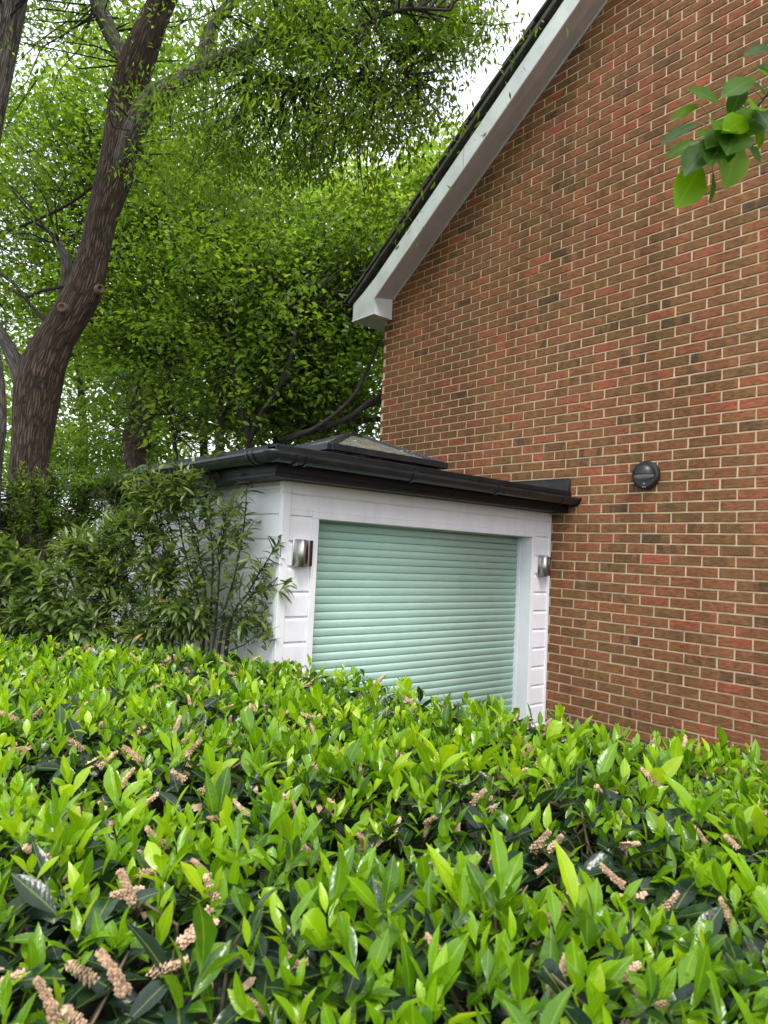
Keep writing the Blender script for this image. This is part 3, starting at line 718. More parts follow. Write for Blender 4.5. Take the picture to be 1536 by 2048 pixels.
def scatter(density, jit=.5, z=None):
    s_ = 1 / math.sqrt(density); xs, ys = np.meshgrid(np.arange(-7.4, -2.15, s_), np.arange(-3.6, 3.2, s_))
    x = xs.ravel() + RNG.uniform(-jit, jit, xs.size) * s_; y = ys.ravel() + RNG.uniform(-jit, jit, xs.size) * s_
    k = in_hedge(x, y); x, y = x[k], y[k]
    px, py, d = proj(np.stack([x, y, np.full(len(x), 1.3)], 1))
    k = ((px > -350) & (px < 1900) & (py > 1000) & (py < 2700)) | (RNG.random(len(x)) < .35)
    return x[k], y[k]
# big-scale vigour: more new shoots in some spots, bare brown gaps in others
def vigour(x, y):
    return np.array([noise.noise((a * 1.9, b * 1.9, 4.0)) + .7 * noise.noise((a * 5.2, b * 5.2, 1.0)) for a, b in zip(x, y)])
TL = [leaf_template(5, .36, .30, .10, .52), leaf_template(5, .32, .45, .22, .48, .05), leaf_template(5, .40, .22, .02, .55), leaf_template(5, .30, .55, -.06, .5), leaf_template(5, .42, .18, .30, .62, .05), leaf_template(5, .34, .6, .35, .45, .06)]
for q_ in (.60, .74):                    # blades the hedge trimmer cut short
    V_, F_, U_ = leaf_template(5, .40, .3, .1, .5); V_[:, 1] = np.minimum(V_[:, 1], q_ + V_[:, 0] * .3); TL.append((V_, F_, U_))
pos = []; dr = []; nm_ = []; sz = []; tn = []; stems = MB()
x, y = scatter(400); vg = vigour(x, y); dist = np.hypot(x - CAM[0], y - CAM[1])
keep = RNG.random(len(x)) < np.clip(.72 + vg * 1.4 + (dist - 1.6) * .10, .22, 1); x, y, vg = x[keep], y[keep], vg[keep]
h0 = htop(x, y) + RNG.normal(0, .024, len(x)) - np.clip(-vg, 0, 1) * .05
for i in range(len(x)):
    k = int(RNG.integers(4, 8)); a0 = RNG.uniform(0, 6.28); lean = RNG.normal(0, .26, 2); T = RNG.uniform(.48, 1.0)
    big = RNG.choice([.60, .75, .9, 1.0, 1.40], p=[.2, .25, .3, .17, .08]); lift_ = RNG.choice([0, 0, 0, .018]); sh_ = RNG.uniform(.0, .03)
    for j in range(k):
        a_ = a0 + j * 2.4; inc = RNG.uniform(.10, .50) + .13 * (k - 1 - j)
        dv = np.array([math.sin(inc) * math.cos(a_) + lean[0], math.sin(inc) * math.sin(a_) + lean[1], math.cos(inc)])
        pos.append((x[i] + lean[0] * .02 * j + .003 * math.cos(a_), y[i] + lean[1] * .02 * j + .003 * math.sin(a_), h0[i] - .055 + .009 * j + sh_ + lift_)); dr.append(dv)
        nm_.append((-math.cos(a_) + RNG.normal(0, .35), -math.sin(a_) + RNG.normal(0, .35), .5))
        sz.append(big * RNG.uniform(.048, .088) * (1.0 if y[i] < -.6 else .9)); tn.append(np.clip(T + RNG.normal(0, .10) - .05 * (k - j) * .5, .3, 1))
n_new = len(pos)
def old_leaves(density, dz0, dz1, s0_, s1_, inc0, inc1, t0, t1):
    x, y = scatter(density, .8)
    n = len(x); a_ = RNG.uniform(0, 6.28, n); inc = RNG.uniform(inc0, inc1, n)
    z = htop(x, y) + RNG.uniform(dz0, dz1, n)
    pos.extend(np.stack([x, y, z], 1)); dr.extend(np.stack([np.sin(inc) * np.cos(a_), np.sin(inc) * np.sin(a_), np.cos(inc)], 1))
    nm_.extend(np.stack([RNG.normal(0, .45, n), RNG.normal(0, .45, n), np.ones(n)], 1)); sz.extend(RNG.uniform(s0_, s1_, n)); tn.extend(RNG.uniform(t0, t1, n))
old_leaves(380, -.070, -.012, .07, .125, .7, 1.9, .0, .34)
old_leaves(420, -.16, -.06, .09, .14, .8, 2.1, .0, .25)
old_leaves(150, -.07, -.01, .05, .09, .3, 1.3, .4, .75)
# faces of the hedge that step down to the ground
P = EX[:-1]
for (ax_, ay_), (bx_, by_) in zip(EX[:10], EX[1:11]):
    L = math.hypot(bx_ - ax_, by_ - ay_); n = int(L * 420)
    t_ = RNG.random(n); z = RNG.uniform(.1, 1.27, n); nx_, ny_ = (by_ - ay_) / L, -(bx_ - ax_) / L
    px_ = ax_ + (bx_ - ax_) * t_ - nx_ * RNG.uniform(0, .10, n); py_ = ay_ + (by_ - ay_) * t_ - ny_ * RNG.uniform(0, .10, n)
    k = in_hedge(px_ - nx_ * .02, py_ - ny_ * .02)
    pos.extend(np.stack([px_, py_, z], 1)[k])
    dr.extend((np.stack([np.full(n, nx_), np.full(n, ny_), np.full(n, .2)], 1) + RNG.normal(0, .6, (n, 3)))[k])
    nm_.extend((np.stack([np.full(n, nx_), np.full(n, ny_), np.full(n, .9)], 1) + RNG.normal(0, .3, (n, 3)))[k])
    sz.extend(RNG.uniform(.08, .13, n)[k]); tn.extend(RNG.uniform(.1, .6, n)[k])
f0 = np.array([CAM[0], CAM[1]]) + np.array([FW[0], FW[1]]) / (FW[0] ** 2 + FW[1] ** 2) * .62
tv = np.array([RT[0], RT[1]]) / np.hypot(RT[0], RT[1]); n = 1600
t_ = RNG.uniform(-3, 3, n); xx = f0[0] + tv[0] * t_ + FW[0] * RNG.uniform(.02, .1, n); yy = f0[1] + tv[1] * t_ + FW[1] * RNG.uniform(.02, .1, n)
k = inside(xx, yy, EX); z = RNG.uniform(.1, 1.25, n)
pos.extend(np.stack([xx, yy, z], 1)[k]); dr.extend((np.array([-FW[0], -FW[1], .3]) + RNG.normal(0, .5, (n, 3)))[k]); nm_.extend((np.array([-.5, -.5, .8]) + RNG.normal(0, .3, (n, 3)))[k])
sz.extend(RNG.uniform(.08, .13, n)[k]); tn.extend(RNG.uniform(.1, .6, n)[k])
pos = np.array(pos); dr = np.array(dr); nm_ = np.array(nm_); sz = np.array(sz); tn = np.array(tn)
R_ = frames(dr, nm_)
mid = pos + R_[:, :, 1] * sz[:, None] * .5; px, py, dd = proj(mid)
ok = (px > 15) & (px < 1521) & (py < 2033) & (py > 1250) & (np.arange(len(pos)) < n_new)
score = np.where(ok, dd, 99); pick = np.argsort(score)
close = dd < 0.52; pos[close, 2] -= 0
part_leaves(hedge, TL, M['laurel'], pos, R_, sz, tn, 300, pick)
print('hedge leaves', len(pos), 'new', n_new)
# inner mass: near-black blocker added so leaf gaps look shaded; then branches
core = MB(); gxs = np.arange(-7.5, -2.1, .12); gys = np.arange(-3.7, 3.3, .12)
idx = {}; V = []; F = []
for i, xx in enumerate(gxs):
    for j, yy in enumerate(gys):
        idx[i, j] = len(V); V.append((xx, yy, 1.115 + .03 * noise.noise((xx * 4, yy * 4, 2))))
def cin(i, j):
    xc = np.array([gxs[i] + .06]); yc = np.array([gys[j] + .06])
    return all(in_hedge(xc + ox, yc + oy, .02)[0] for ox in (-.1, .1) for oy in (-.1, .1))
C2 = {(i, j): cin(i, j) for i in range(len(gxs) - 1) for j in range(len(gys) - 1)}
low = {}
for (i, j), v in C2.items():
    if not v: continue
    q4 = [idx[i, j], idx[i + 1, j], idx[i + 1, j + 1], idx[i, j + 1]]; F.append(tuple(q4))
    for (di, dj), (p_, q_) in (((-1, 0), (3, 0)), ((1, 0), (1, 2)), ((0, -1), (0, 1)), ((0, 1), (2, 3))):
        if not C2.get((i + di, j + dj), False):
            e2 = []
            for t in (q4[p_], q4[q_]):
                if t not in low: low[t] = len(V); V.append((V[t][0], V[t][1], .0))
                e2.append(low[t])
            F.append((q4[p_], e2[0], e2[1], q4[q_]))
core.add(V, F); tag(core.build('inner_shade_mass', M['core'], hedge), kind='stuff')
br = MB(); x, y = scatter(130, .9)
for i in range(len(x)):
    z = htop(x[i], y[i]); a_ = RNG.uniform(0, 6.28); l = RNG.uniform(.08, .2)
    p0 = np.array([x[i], y[i], z - RNG.uniform(.13, .19)]); p1 = p0 + np.array([math.cos(a_) * l * .6, math.sin(a_) * l * .6, RNG.uniform(.07, .16)])
    br.tube([p0, (p0 + p1) / 2 + RNG.normal(0, .012, 3), p1], [.0045, .0035, .0022], 4, cap=False)
tag(br.build('branches', M['wood'], hedge, normals=False), kind='stuff')
x, y = scatter(45, .9); n = len(x)
dd_ = RNG.normal(0, 1, (n, 3)) * np.array([1, 1, .4]); me = bulk_mesh('dead_leaves', [leaf_template(3, .4, .6, .5, .5)], np.stack([x, y, htop(x, y) + RNG.uniform(-.09, -.02, n)], 1), frames(dd_, np.stack([RNG.normal(0, .5, n), RNG.normal(0, .5, n), np.ones(n)], 1)), RNG.uniform(.03, .08, n), np.zeros(n))
tag(link('dead_leaves', me, M['petal'], hedge), kind='stuff')
# dried flower spikes
def spike_mesh(seed):
    r = random.Random(seed); b_ = MB(); L = 1.0; bend = r.uniform(-.35, .35)
    n = 64
    for i in range(n):
        t = (i + r.random()) / n; a_ = i * 2.4; rad = .115 * (1 - t * .55) * r.uniform(.7, 1.25)
        c_ = np.array([rad * math.cos(a_) + bend * t * t, t * L, rad * math.sin(a_)]); s_ = r.uniform(.036, .082)
        V = [c_ + np.array(v) * s_ * r.uniform(.8, 1.2) for v in ((1, 0, 0), (-.6, .1, .9), (-.6, .1, -.9), (.1, 1.1, 0), (0, -1, 0))]
        b_.add(V, [(0, 1, 3), (1, 2, 3), (2, 0, 3), (1, 0, 4), (2, 1, 4), (0, 2, 4)])
    b_.tube([(0, 0, 0), (bend * .25, .5, 0), (bend, 1, 0)], [.03, .03, .015], 4)
    me = b_.mesh('flower_spike'); me.materials.append(M['petal']); return me
SM = [spike_mesh(i) for i in range(5)]
x, y = scatter(72, .95)
vg = vigour(x, y); k = (vg < .10) | (RNG.random(len(x)) < .3); x, y = x[k], y[k]
zz = htop(x, y) + RNG.uniform(-.045, .008, len(x))
px, py, dd = proj(np.stack([x, y, zz], 1)); order = np.argsort(np.where((px > 0) & (px < 1536) & (py < 2048), dd, 99 + dd))
b0 = None; rest = MB(); cnt = 0
for r_, i in enumerate(order):
    a_ = RNG.uniform(0, 6.28); inc = RNG.uniform(.5, 1.35); s_ = RNG.uniform(.042, .074)
    dv = np.array([[math.sin(inc) * math.cos(a_), math.sin(inc) * math.sin(a_), math.cos(inc)]]); m3 = frames(dv, np.array([[0, .1, 1.0]]))[0] * s_
    Mt = Matrix(((*m3[0], x[i]), (*m3[1], y[i]), (*m3[2], zz[i]), (0, 0, 0, 1)))
    if r_ < 290 and px[i] > 0 and px[i] < 1536 and py[i] < 2048:
        if b0 is None: b0 = link('flower_spike', SM[0], None, hedge, Mt)
        else: o = b0.copy(); o.data = SM[r_ % 5]; COL.objects.link(o); o.matrix_basis = Mt
    elif cnt < 700:
        me = SM[r_ % 5]; cnt += 1
        V = np.array([v.co for v in me.vertices]) @ m3.T + np.array([x[i], y[i], zz[i]])
        rest.add(V, [tuple(p_.vertices) for p_ in me.polygons])
tag(rest.build('flower_spikes', M['petal'], hedge, normals=False), kind='stuff')

# ================================================================== TREES
def pt(px, py, d): return at(px, py, d)
def limb_px(lst, n, sides, name, mat, parent, rough=.06, seed=0.0):
    """lst of (px,py,depth,width_px)"""
    P = [(*pt(a_, b_, d_), w_ / 2 / FPX * d_) for a_, b_, d_, w_ in lst]
    S = smooth_path(P, n); q = MB(); q.tube(S[:, :3], np.maximum(S[:, 3], .003), sides, rough, True, seed)
    return q.build(name, mat, parent, smooth=True, normals=False), S

def foliage(parent, blobs, tmpl, mat, lsize, per, spread, droop=.25, tint=(.2, .9), flat=.55, twigs=None, upn=1.0, name='crown', hang=0.0, tw_every=3, bough=1.0):
    """blobs: (px,py,depth, rx_px, ry_px, rd, clusters). leaf sprays round each cluster centre"""
    cc = []; bt = []
    for (px, py, d, rx, ry, rd, n) in blobs:
        nb = max(2, n // 8); ub = unit(nb) * (RNG.random(nb) ** (1 / 2.6))[:, None]; wh = RNG.integers(0, nb, n)
        u = ub[wh] + RNG.normal(0, 1, (n, 3)) * np.array([.34 / (rx / FPX * d), .16 / (ry / FPX * d), .34 / rd]) * bough
        dd = d + u[:, 2] * rd
        cc.append(CAM + (FW + RT * ((px + u[:, 0] * rx - 768) / FPX)[:, None] - UP * ((py + u[:, 1] * ry - 1024) / FPX)[:, None]) * dd[:, None])
        bt.append(RNG.uniform(-.22, .22, nb)[wh])
    C = np.concatenate(cc); bt = np.concatenate(bt)
    house_near = (C[:, 0] > -.85) & (C[:, 1] < 4.15) & (C[:, 2] < 4.9 + .73 * np.maximum(3.6 - C[:, 1], 0) + .6)
    gar_near = (C[:, 0] > -3.1) & (C[:, 1] < 4.8) & (C[:, 2] < 2.9)
    k_ = ~(house_near | gar_near); C, bt = C[k_], bt[k_]
    n = len(C); m = n * per
    az = RNG.uniform(0, 6.28, n)
    base = np.repeat(C, per, 0); t = np.tile(np.linspace(-1, 1, per), n) + RNG.normal(0, .15, m)
    sd_ = np.stack([np.cos(az), np.sin(az), RNG.normal(-.15, .25, n) - hang * 2.5], 1); sd_ /= np.linalg.norm(sd_, axis=1)[:, None]; sdr = np.repeat(sd_, per, 0)
    pos = base + sdr * t[:, None] * spread + RNG.normal(0, spread * .34, (m, 3)) * np.array([1, 1, flat])
    side = np.where(np.arange(m) % 2 == 0, 1.0, -1.0)[:, None]
    lat = np.cross(sdr, np.array([0, 0, 1.0])) * side
    d = sdr * RNG.uniform(.2, .9, (m, 1)) + lat * RNG.uniform(.3, 1.1, (m, 1)) + RNG.normal(0, .25, (m, 3)); d[:, 2] -= droop + RNG.random(m) * droop
    nr = np.stack([RNG.normal(0, .45, m), RNG.normal(0, .45, m), np.full(m, upn)], 1)
    sz = lsize * RNG.uniform(.6, 1.25, m); tn = np.clip(RNG.uniform(tint[0], tint[1], m) * .5 + np.repeat(RNG.uniform(tint[0], tint[1], n), per) * .5 + np.repeat(bt, per), 0, 1)
    me = bulk_mesh(name, tmpl, pos, frames(d, nr), sz, tn)
    o = link(name, me, mat, parent); tag(o, kind='stuff')
    if twigs is not None:
        q = MB(); src = np.concatenate([s_[:, :3] for s_ in twigs])
        for i in range(0, n, tw_every):
            dist = np.linalg.norm(src - C[i], axis=1) * RNG.uniform(.75, 1.3, len(src)); j = int(np.argmin(dist))
            a0 = src[j]; b0_ = C[i]; v_ = b0_ - a0; L_ = np.linalg.norm(v_)
            if L_ > 1.5: a0 = b0_ - v_ / L_ * RNG.uniform(.5, 1.0) + RNG.normal(0, .15, 3)
            mdl = (a0 + b0_) / 2 + RNG.normal(0, .07, 3); m2 = (mdl + b0_) / 2 + RNG.normal(0, .04, 3)
            q.tube([a0, mdl, m2, b0_], [.009, .0065, .0045, .0025], 4, cap=False)
        if q.n: tag(q.build('twigs', M['bark_dark'], parent, normals=False), kind='stuff')
    return C

# --- the big leaning tree on the left with furrowed red bark
D = 5.9
t1 = empty('leaning_tree', tuple(np.array([*pt(40, 1300, D)[:2], 0]))); tag(t1, 'big leaning tree with furrowed reddish bark and fine leaves hanging over the garage', 'tree')
g0 = pt(22, 1600, D); yb = 1600
trunk, S1 = limb_px([(26, 1560, D, 130), (38, 1300, D, 92), (50, 1100, D, 78), (56, 960, D, 72), (63, 880, D, 74), (80, 760, D, 84), (106, 690, D, 74), (130, 650, D, 68), (168, 580, D, 68), (190, 500, D, 58), (205, 430, D, 60), (232, 340, D, 68), (243, 270, D, 66), (250, 210, D, 62), (272, 130, D - .1, 64), (312, 30, D - .2, 50), (350, -60, D - .3, 44), (380, -220, D - .4, 30)], 260, 44, 'trunk', M['bark_main'], t1, .10)
L = []
for l_ in ([(228, 372, D, 34), (250, 310, D - .1, 42), (272, 250, D - .15, 46), (300, 205, D - .2, 44), (345, 172, D - .3, 36), (420, 130, D - .4, 36), (470, 110, D - .5, 34), (520, 85, D - .6, 28), (560, 45, D - .7, 20), (610, -20, D - .8, 16), (700, -140, D - .8, 10)],
           [(408, 135, D - .4, 26), (412, 90, D - .4, 28), (430, 45, D - .4, 24), (470, -5, D - .4, 20), (520, -80, D - .4, 14)],
           [(247, 130, D, 26), (240, 105, D + .05, 28), (218, 60, D + .1, 30), (196, 10, D + .1, 28), (185, -40, D + .1, 24), (150, -160, D + .1, 14)],
           [(52, 800, D, 40), (40, 745, D + .1, 34), (14, 690, D + .2, 26), (-16, 640, D + .3, 22), (-80, 540, D + .5, 14)],
           [(62, 780, D + .1, 30), (78, 700, D + .25, 36), (110, 650, D + .3, 28), (128, 590, D + .4, 22), (134, 530, D + .4, 20), (110, 470, D + .5, 10)],
           [(520, 88, D - .6, 18), (600, 75, D - .9, 12), (700, 60, D - 1.2, 10), (800, 20, D - 1.5, 8), (900, 20, D - 1.7, 5)],
           [(480, 108, D - .5, 14), (510, 140, D - .6, 10), (600, 160, D - .8, 8), (720, 130, D - 1., 6), (760, 170, D - 1., 5)],
           [(735, -60, D - 1.0, 12), (745, 30, D - 1.0, 11), (765, 80, D - 1.1, 9), (790, 120, D - 1.1, 7), (840, 160, D - 1.2, 5)],
           [(735, 20, D - 1.0, 8), (732, 150, D - 1.05, 4)],
           [(195, 560, D, 8), (90, 580, D + .2, 7), (40, 590, D + .4, 7), (-60, 520, D + .6, 4)],
           [(175, 600, D, 8), (95, 640, D + .3, 8), (20, 560, D + .6, 7), (-40, 530, D + .8, 5)],
           [(300, 230, D - .1, 8), (255, 300, D + .4, 8), (150, 400, D + .5, 6), (20, 460, D + .8, 6), (-50, 470, D + 1, 5)]):
    o, s_ = limb_px(l_, 40, 16 if l_[0][3] > 20 else 7, 'limb', M['bark_grey'] if l_[0][3] > 20 else M['bark_dark'], t1, .12 if l_[0][3] > 20 else .05, random.random() * 9); L.append(s_)
# sawn branch scar
mb = MB(); c0 = pt(126, 616, D - .16); mb.lathe([(.0005, .01), (.018, .012), (.026, .03), (.040, .026), (.048, -.02)], c0, -FW, 18, (0, 0, 1)); mb.build('branch_scar', M['bark_main'], t1, smooth=True)
c0 = pt(200, 578, D - .12); mb = MB(); mb.lathe([(.0005, -.03), (.014, -.01), (.022, .014), (.034, .018), (.044, -.03)], c0, -FW + RT * .9, 16, (0, 0, 1)); mb.build('branch_scar', M['bark_main'], t1, smooth=True)
mb = MB(); mb.lathe([(.0005, .0), (.019, .006), (.021, -.01)], c0, -FW + RT * .9, 12, (0, 0, 1)); mb.build('hollow', M['slot'], t1)
FL = [quick_leaf(.36, .3), quick_leaf(.30, .1)]
foliage(t1, [(620, 20, 5.0, 250, 110, .8, 430), (800, 90, 4.9, 125, 110, .5, 210), (890, 30, 4.8, 78, 70, .4, 110), (520, 210, 5.2, 250, 100, .7, 260),
             (700, 200, 5.0, 150, 100, .5, 170), (744, 380, 5.0, 20, 110, .2, 30), (800, 250, 4.9, 50, 70, .3, 44), (955, 50, 4.8, 22, 40, .3, 9), (400, 320, 5.5, 160, 100, .5, 120),
             (700, -260, 4.8, 500, 200, 1.0, 380), (900, -120, 4.8, 40, 80, .5, 30), (560, 330, 5.3, 150, 90, .4, 100), (835, 190, 4.9, 36, 50, .3, 18), (640, 90, 4.9, 60, 40, .3, 60)],
        FL, M['fine'], .054, 20, .18, .38, (.15, 1.0), .7, L, .9, hang=.10, tw_every=4, bough=.45)
foliage(t1, [(60, 60, 6.3, 220, 150, .8, 200), (360, 20, 6.2, 130, 130, .6, 90), (-80, 380, 6.5, 190, 260, .8, 200), (-100, -200, 6.2, 260, 200, .8, 150)],
        FL, M['maple'], .07, 14, .2, .3, (.1, .8), .6, L[2:5], tw_every=7)

# --- second trunk, bowed, cut by the left edge
D2 = 4.9
t2 = empty('edge_tree', tuple(np.array([*pt(-30, 1300, D2)[:2], 0]))); tag(t2, 'grey barked tree trunk cut by the left edge of the view', 'tree')
o, s2 = limb_px([(-30, 1560, D2, 60), (-30, 1200, D2, 52), (-24, 950, D2, 48), (-12, 850, D2, 46), (-16, 760, D2, 46), (-40, 600, D2, 48), (-50, 420, D2, 56), (-26, 230, D2, 60), (-6, 120, D2, 66), (14, 20, D2, 64), (34, -100, D2, 56), (60, -300, D2, 34)], 120, 28, 'trunk', M['bark_grey'], t2, .10, 4.0)
foliage(t2, [(0, -260, 4.9, 320, 170, .8, 500), (-260, 60, 5.0, 140, 300, .6, 300)], FL, M['fine'], .055, 14, .18, .4, (.1, .8), .8, [s2], .8)

# --- broadleaf trees behind the garage
ML = [leaf_template(3, .72, .22, .12, .48)[:3], quick_leaf(.62, .25)]
def maple(label, stems, blobs, mat, size, per=11, spread=.27, tint=(.15, .9), name='broadleaf_tree', twig=True, sides=8, fill=.74):
    blobs = [(*b_[:6], max(3, int(b_[6] * fill))) for b_ in blobs]
    p0 = pt(stems[0][0][0], stems[0][0][1], stems[0][0][2]); t = empty(name, (p0[0], p0[1], 0))
    tag(t, label, 'tree', 'trees behind the garage'); SS = []
    for i, s_ in enumerate(stems):
        o, S = limb_px(s_, 26, sides + 4 if i == 0 else sides, 'trunk' if i == 0 else 'limb', M['bark_dark'] if name != 'forked_tree' else M['bark_main'], t, .07, i * 2.0); SS.append(S)
    foliage(t, blobs, ML, mat, size, per, spread, .22, tint, .5, SS if twig else None)
    return t
gz = lambda px, d: (px, 1024 + (1.93) / d * FPX + (px - 768) * .047 + 86)   # foot of a stem
def foot(px, d, w_): return (*gz(px, d), d, w_)
maple('forked reddish trunk tree standing beyond the far end of the black gutter',
      [[foot(262, 9.5, 50), (268, 940, 9.5, 44), (280, 890, 9.5, 42), (290, 820, 9.5, 30), (300, 760, 9.6, 26), (292, 700, 9.7, 22), (300, 560, 9.8, 14)],
       [(272, 925, 9.5, 30), (258, 880, 9.6, 26), (268, 830, 9.7, 20), (272, 760, 9.8, 18), (262, 650, 9.9, 12)],
       [(290, 850, 9.5, 18), (322, 800, 9.5, 14), (335, 750, 9.5, 12), (352, 640, 9.5, 9)], [(298, 760, 9.6, 12), (330, 640, 9.6, 9), (340, 480, 9.8, 7)]],
      [(230, 470, 9.6, 190, 200, 1.2, 1250), (330, 300, 9.5, 170, 160, 1.1, 760), (120, 300, 9.5, 150, 170, 1.0, 720), (340, 660, 9.3, 120, 90, .8, 300), (60, 560, 9.8, 140, 130, 1., 420), (-60, 300, 9.8, 140, 260, 1., 420), (200, 690, 9.8, 150, 60, .8, 170), (330, 830, 9.6, 60, 60, .6, 60), (190, 840, 10.2, 90, 60, .8, 70), (230, 130, 9.6, 190, 110, 1, 420)],
      M['maple'], .074, 13, name='forked_tree')
maple('dark stemmed maple tree directly behind the garage roof corner',
      [[foot(440, 8.2, 18), (442, 900, 8.2, 14), (438, 830, 8.2, 13), (446, 720, 8.2, 11), (445, 640, 8.3, 9), (450, 500, 8.4, 7)],
       [foot(498, 8.0, 20), (498, 885, 8.0, 16), (484, 830, 8.0, 12), (470, 780, 8.0, 11), (456, 700, 8.1, 9), (446, 620, 8.1, 7)],
       [(500, 878, 8.0, 13), (520, 835, 8.0, 12), (547, 796, 7.9, 11), (572, 750, 7.9, 10), (588, 690, 7.8, 8), (600, 600, 7.8, 5)],
       [foot(380, 8.6, 16), (352, 930, 8.6, 10), (345, 860, 8.6, 8), (335, 800, 8.6, 7), (340, 700, 8.7, 5)]],
      [(480, 560, 8.4, 190, 150, 1.0, 980), (420, 700, 8.4, 150, 100, .8, 420), (560, 720, 8.0, 150, 90, .7, 420), (440, 420, 8.6, 140, 90, 1, 420), (620, 600, 8.2, 130, 130, .8, 520), (380, 800, 8.6, 110, 60, .6, 130), (450, 850, 8.8, 140, 40, .6, 150)],
      M['maple'], .074, 12, tint=(.1, .8))
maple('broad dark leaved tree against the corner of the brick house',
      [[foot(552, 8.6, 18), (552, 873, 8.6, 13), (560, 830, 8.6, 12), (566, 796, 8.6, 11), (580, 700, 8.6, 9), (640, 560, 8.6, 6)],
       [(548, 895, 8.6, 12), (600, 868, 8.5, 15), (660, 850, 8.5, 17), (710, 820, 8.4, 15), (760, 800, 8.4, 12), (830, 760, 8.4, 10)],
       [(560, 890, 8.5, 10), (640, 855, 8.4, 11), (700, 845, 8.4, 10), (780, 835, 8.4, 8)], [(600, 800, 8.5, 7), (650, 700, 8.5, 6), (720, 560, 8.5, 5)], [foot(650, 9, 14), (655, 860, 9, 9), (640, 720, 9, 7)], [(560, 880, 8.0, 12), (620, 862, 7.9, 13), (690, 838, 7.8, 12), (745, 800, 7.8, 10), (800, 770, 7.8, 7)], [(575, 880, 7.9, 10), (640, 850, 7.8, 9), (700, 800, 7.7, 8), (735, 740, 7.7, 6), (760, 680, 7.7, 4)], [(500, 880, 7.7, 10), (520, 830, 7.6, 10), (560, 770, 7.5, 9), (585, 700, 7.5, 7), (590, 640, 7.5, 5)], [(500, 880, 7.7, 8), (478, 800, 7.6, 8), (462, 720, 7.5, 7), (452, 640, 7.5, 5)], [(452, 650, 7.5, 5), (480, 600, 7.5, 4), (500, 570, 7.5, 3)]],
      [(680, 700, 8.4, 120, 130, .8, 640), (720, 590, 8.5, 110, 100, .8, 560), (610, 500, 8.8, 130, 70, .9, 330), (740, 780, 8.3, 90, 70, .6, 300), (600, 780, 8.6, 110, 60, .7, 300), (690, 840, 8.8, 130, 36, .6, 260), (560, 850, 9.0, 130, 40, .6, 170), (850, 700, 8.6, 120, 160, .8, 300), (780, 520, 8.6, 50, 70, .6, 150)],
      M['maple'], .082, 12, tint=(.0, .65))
maple('light green tree rising over the house eaves where the sky shows',
      [[foot(820, 9.6, 22), (820, 700, 9.6, 16), (840, 560, 9.6, 12), (850, 440, 9.6, 8), (860, 330, 9.6, 4)], [(840, 560, 9.6, 9), (780, 450, 9.6, 7), (740, 380, 9.6, 4)], [(850, 480, 9.6, 7), (890, 380, 9.6, 5), (910, 300, 9.6, 3)]],
      [(840, 430, 9.6, 70, 80, .7, 330), (895, 330, 9.6, 42, 50, .5, 120), (770, 420, 9.6, 70, 90, .7, 330), (860, 350, 9.6, 40, 40, .5, 60), (700, 400, 9.8, 70, 70, .6, 200), (920, 270, 9.6, 16, 22, .3, 18), (960, 560, 10, 120, 200, .8, 300)],
      M['bright'], .105, tint=(.2, 1.0), name='light_tree')
# --- far trees, paler, with sky between them
def far_tree(px, d, top, rx, ry, n, label, mat='bright', size=.13):
    t = maple(label, [[foot(px, d, 22), (px + 8, 900, d, 16), (px - 4, top + ry, d, 10), (px + 10, top + ry * .4, d, 5)]],
              [(px, top + ry, d, rx, ry, 1.6, n), (px - rx * .5, top + ry * 1.5, d + .5, rx * .6, ry * .5, 1.2, n // 3), (px + rx * .4, top + ry * .7, d - .3, rx * .5, ry * .5, 1.2, n // 3)],
              M[mat], size, 10, .42, (.1, 1.0), 'far_tree', False, 6)
    t['group'] = 'far trees beyond the garden'; return t
far_tree(560, 15, 210, 190, 210, 640, 'bright yellow green tree in the middle of the far foliage')
far_tree(300, 17, 330, 190, 240, 560, 'pale green far tree between the leaning trunk and forked tree')
far_tree(640, 12.5, 520, 190, 190, 900, 'deep green far tree low behind the roof lantern', 'maple', .11)
far_tree(160, 13, 480, 210, 210, 620, 'olive green far tree behind the base of the leaning trunk', 'maple', .11)
far_tree(400, 12, 560, 190, 170, 620, 'shaded far tree between the thin maple stems', 'maple', .10)
far_tree(90, 18, 520, 170, 240, 420, 'pale far tree seen left of the leaning trunk')
far_tree(700, 16, 330, 120, 220, 380, 'pale green far tree next to the house eaves')
far_tree(430, 20, 560, 200, 210, 500, 'far tree low behind the maple stems')
# --- low growth beyond, between the trunks
low_ = empty('garden_shrub', tuple(np.array([*pt(170, 1200, 12)[:2], 0]))); tag(low_, 'sunlit light green shrub growth low behind the leaning trunk', 'shrub')
mb = MB(); b0_ = np.array([*pt(170, 1200, 12)[:2], 0.0])
for i in range(7): mb.tube([b0_ + [random.uniform(-.3, .3), random.uniform(-.3, .3), 0], b0_ + [random.uniform(-1.2, 1.2), random.uniform(-.6, .6), 1.4], b0_ + [random.uniform(-1.8, 1.8), random.uniform(-.9, .9), 2.4]], [.03, .02, .008], 5)
mb.build('stem', M['bark_dark'], low_)
foliage(low_, [(170, 885, 12, 170, 50, .9, 260), (170, 925, 12, 190, 60, .9, 420), (60, 1000, 12, 220, 110, .9, 420), (300, 1010, 12, 160, 90, .9, 300), (520, 1000, 12, 260, 100, .9, 300)], ML, M['bright'], .085, 11, .25, .2, (.1, .9), .6)

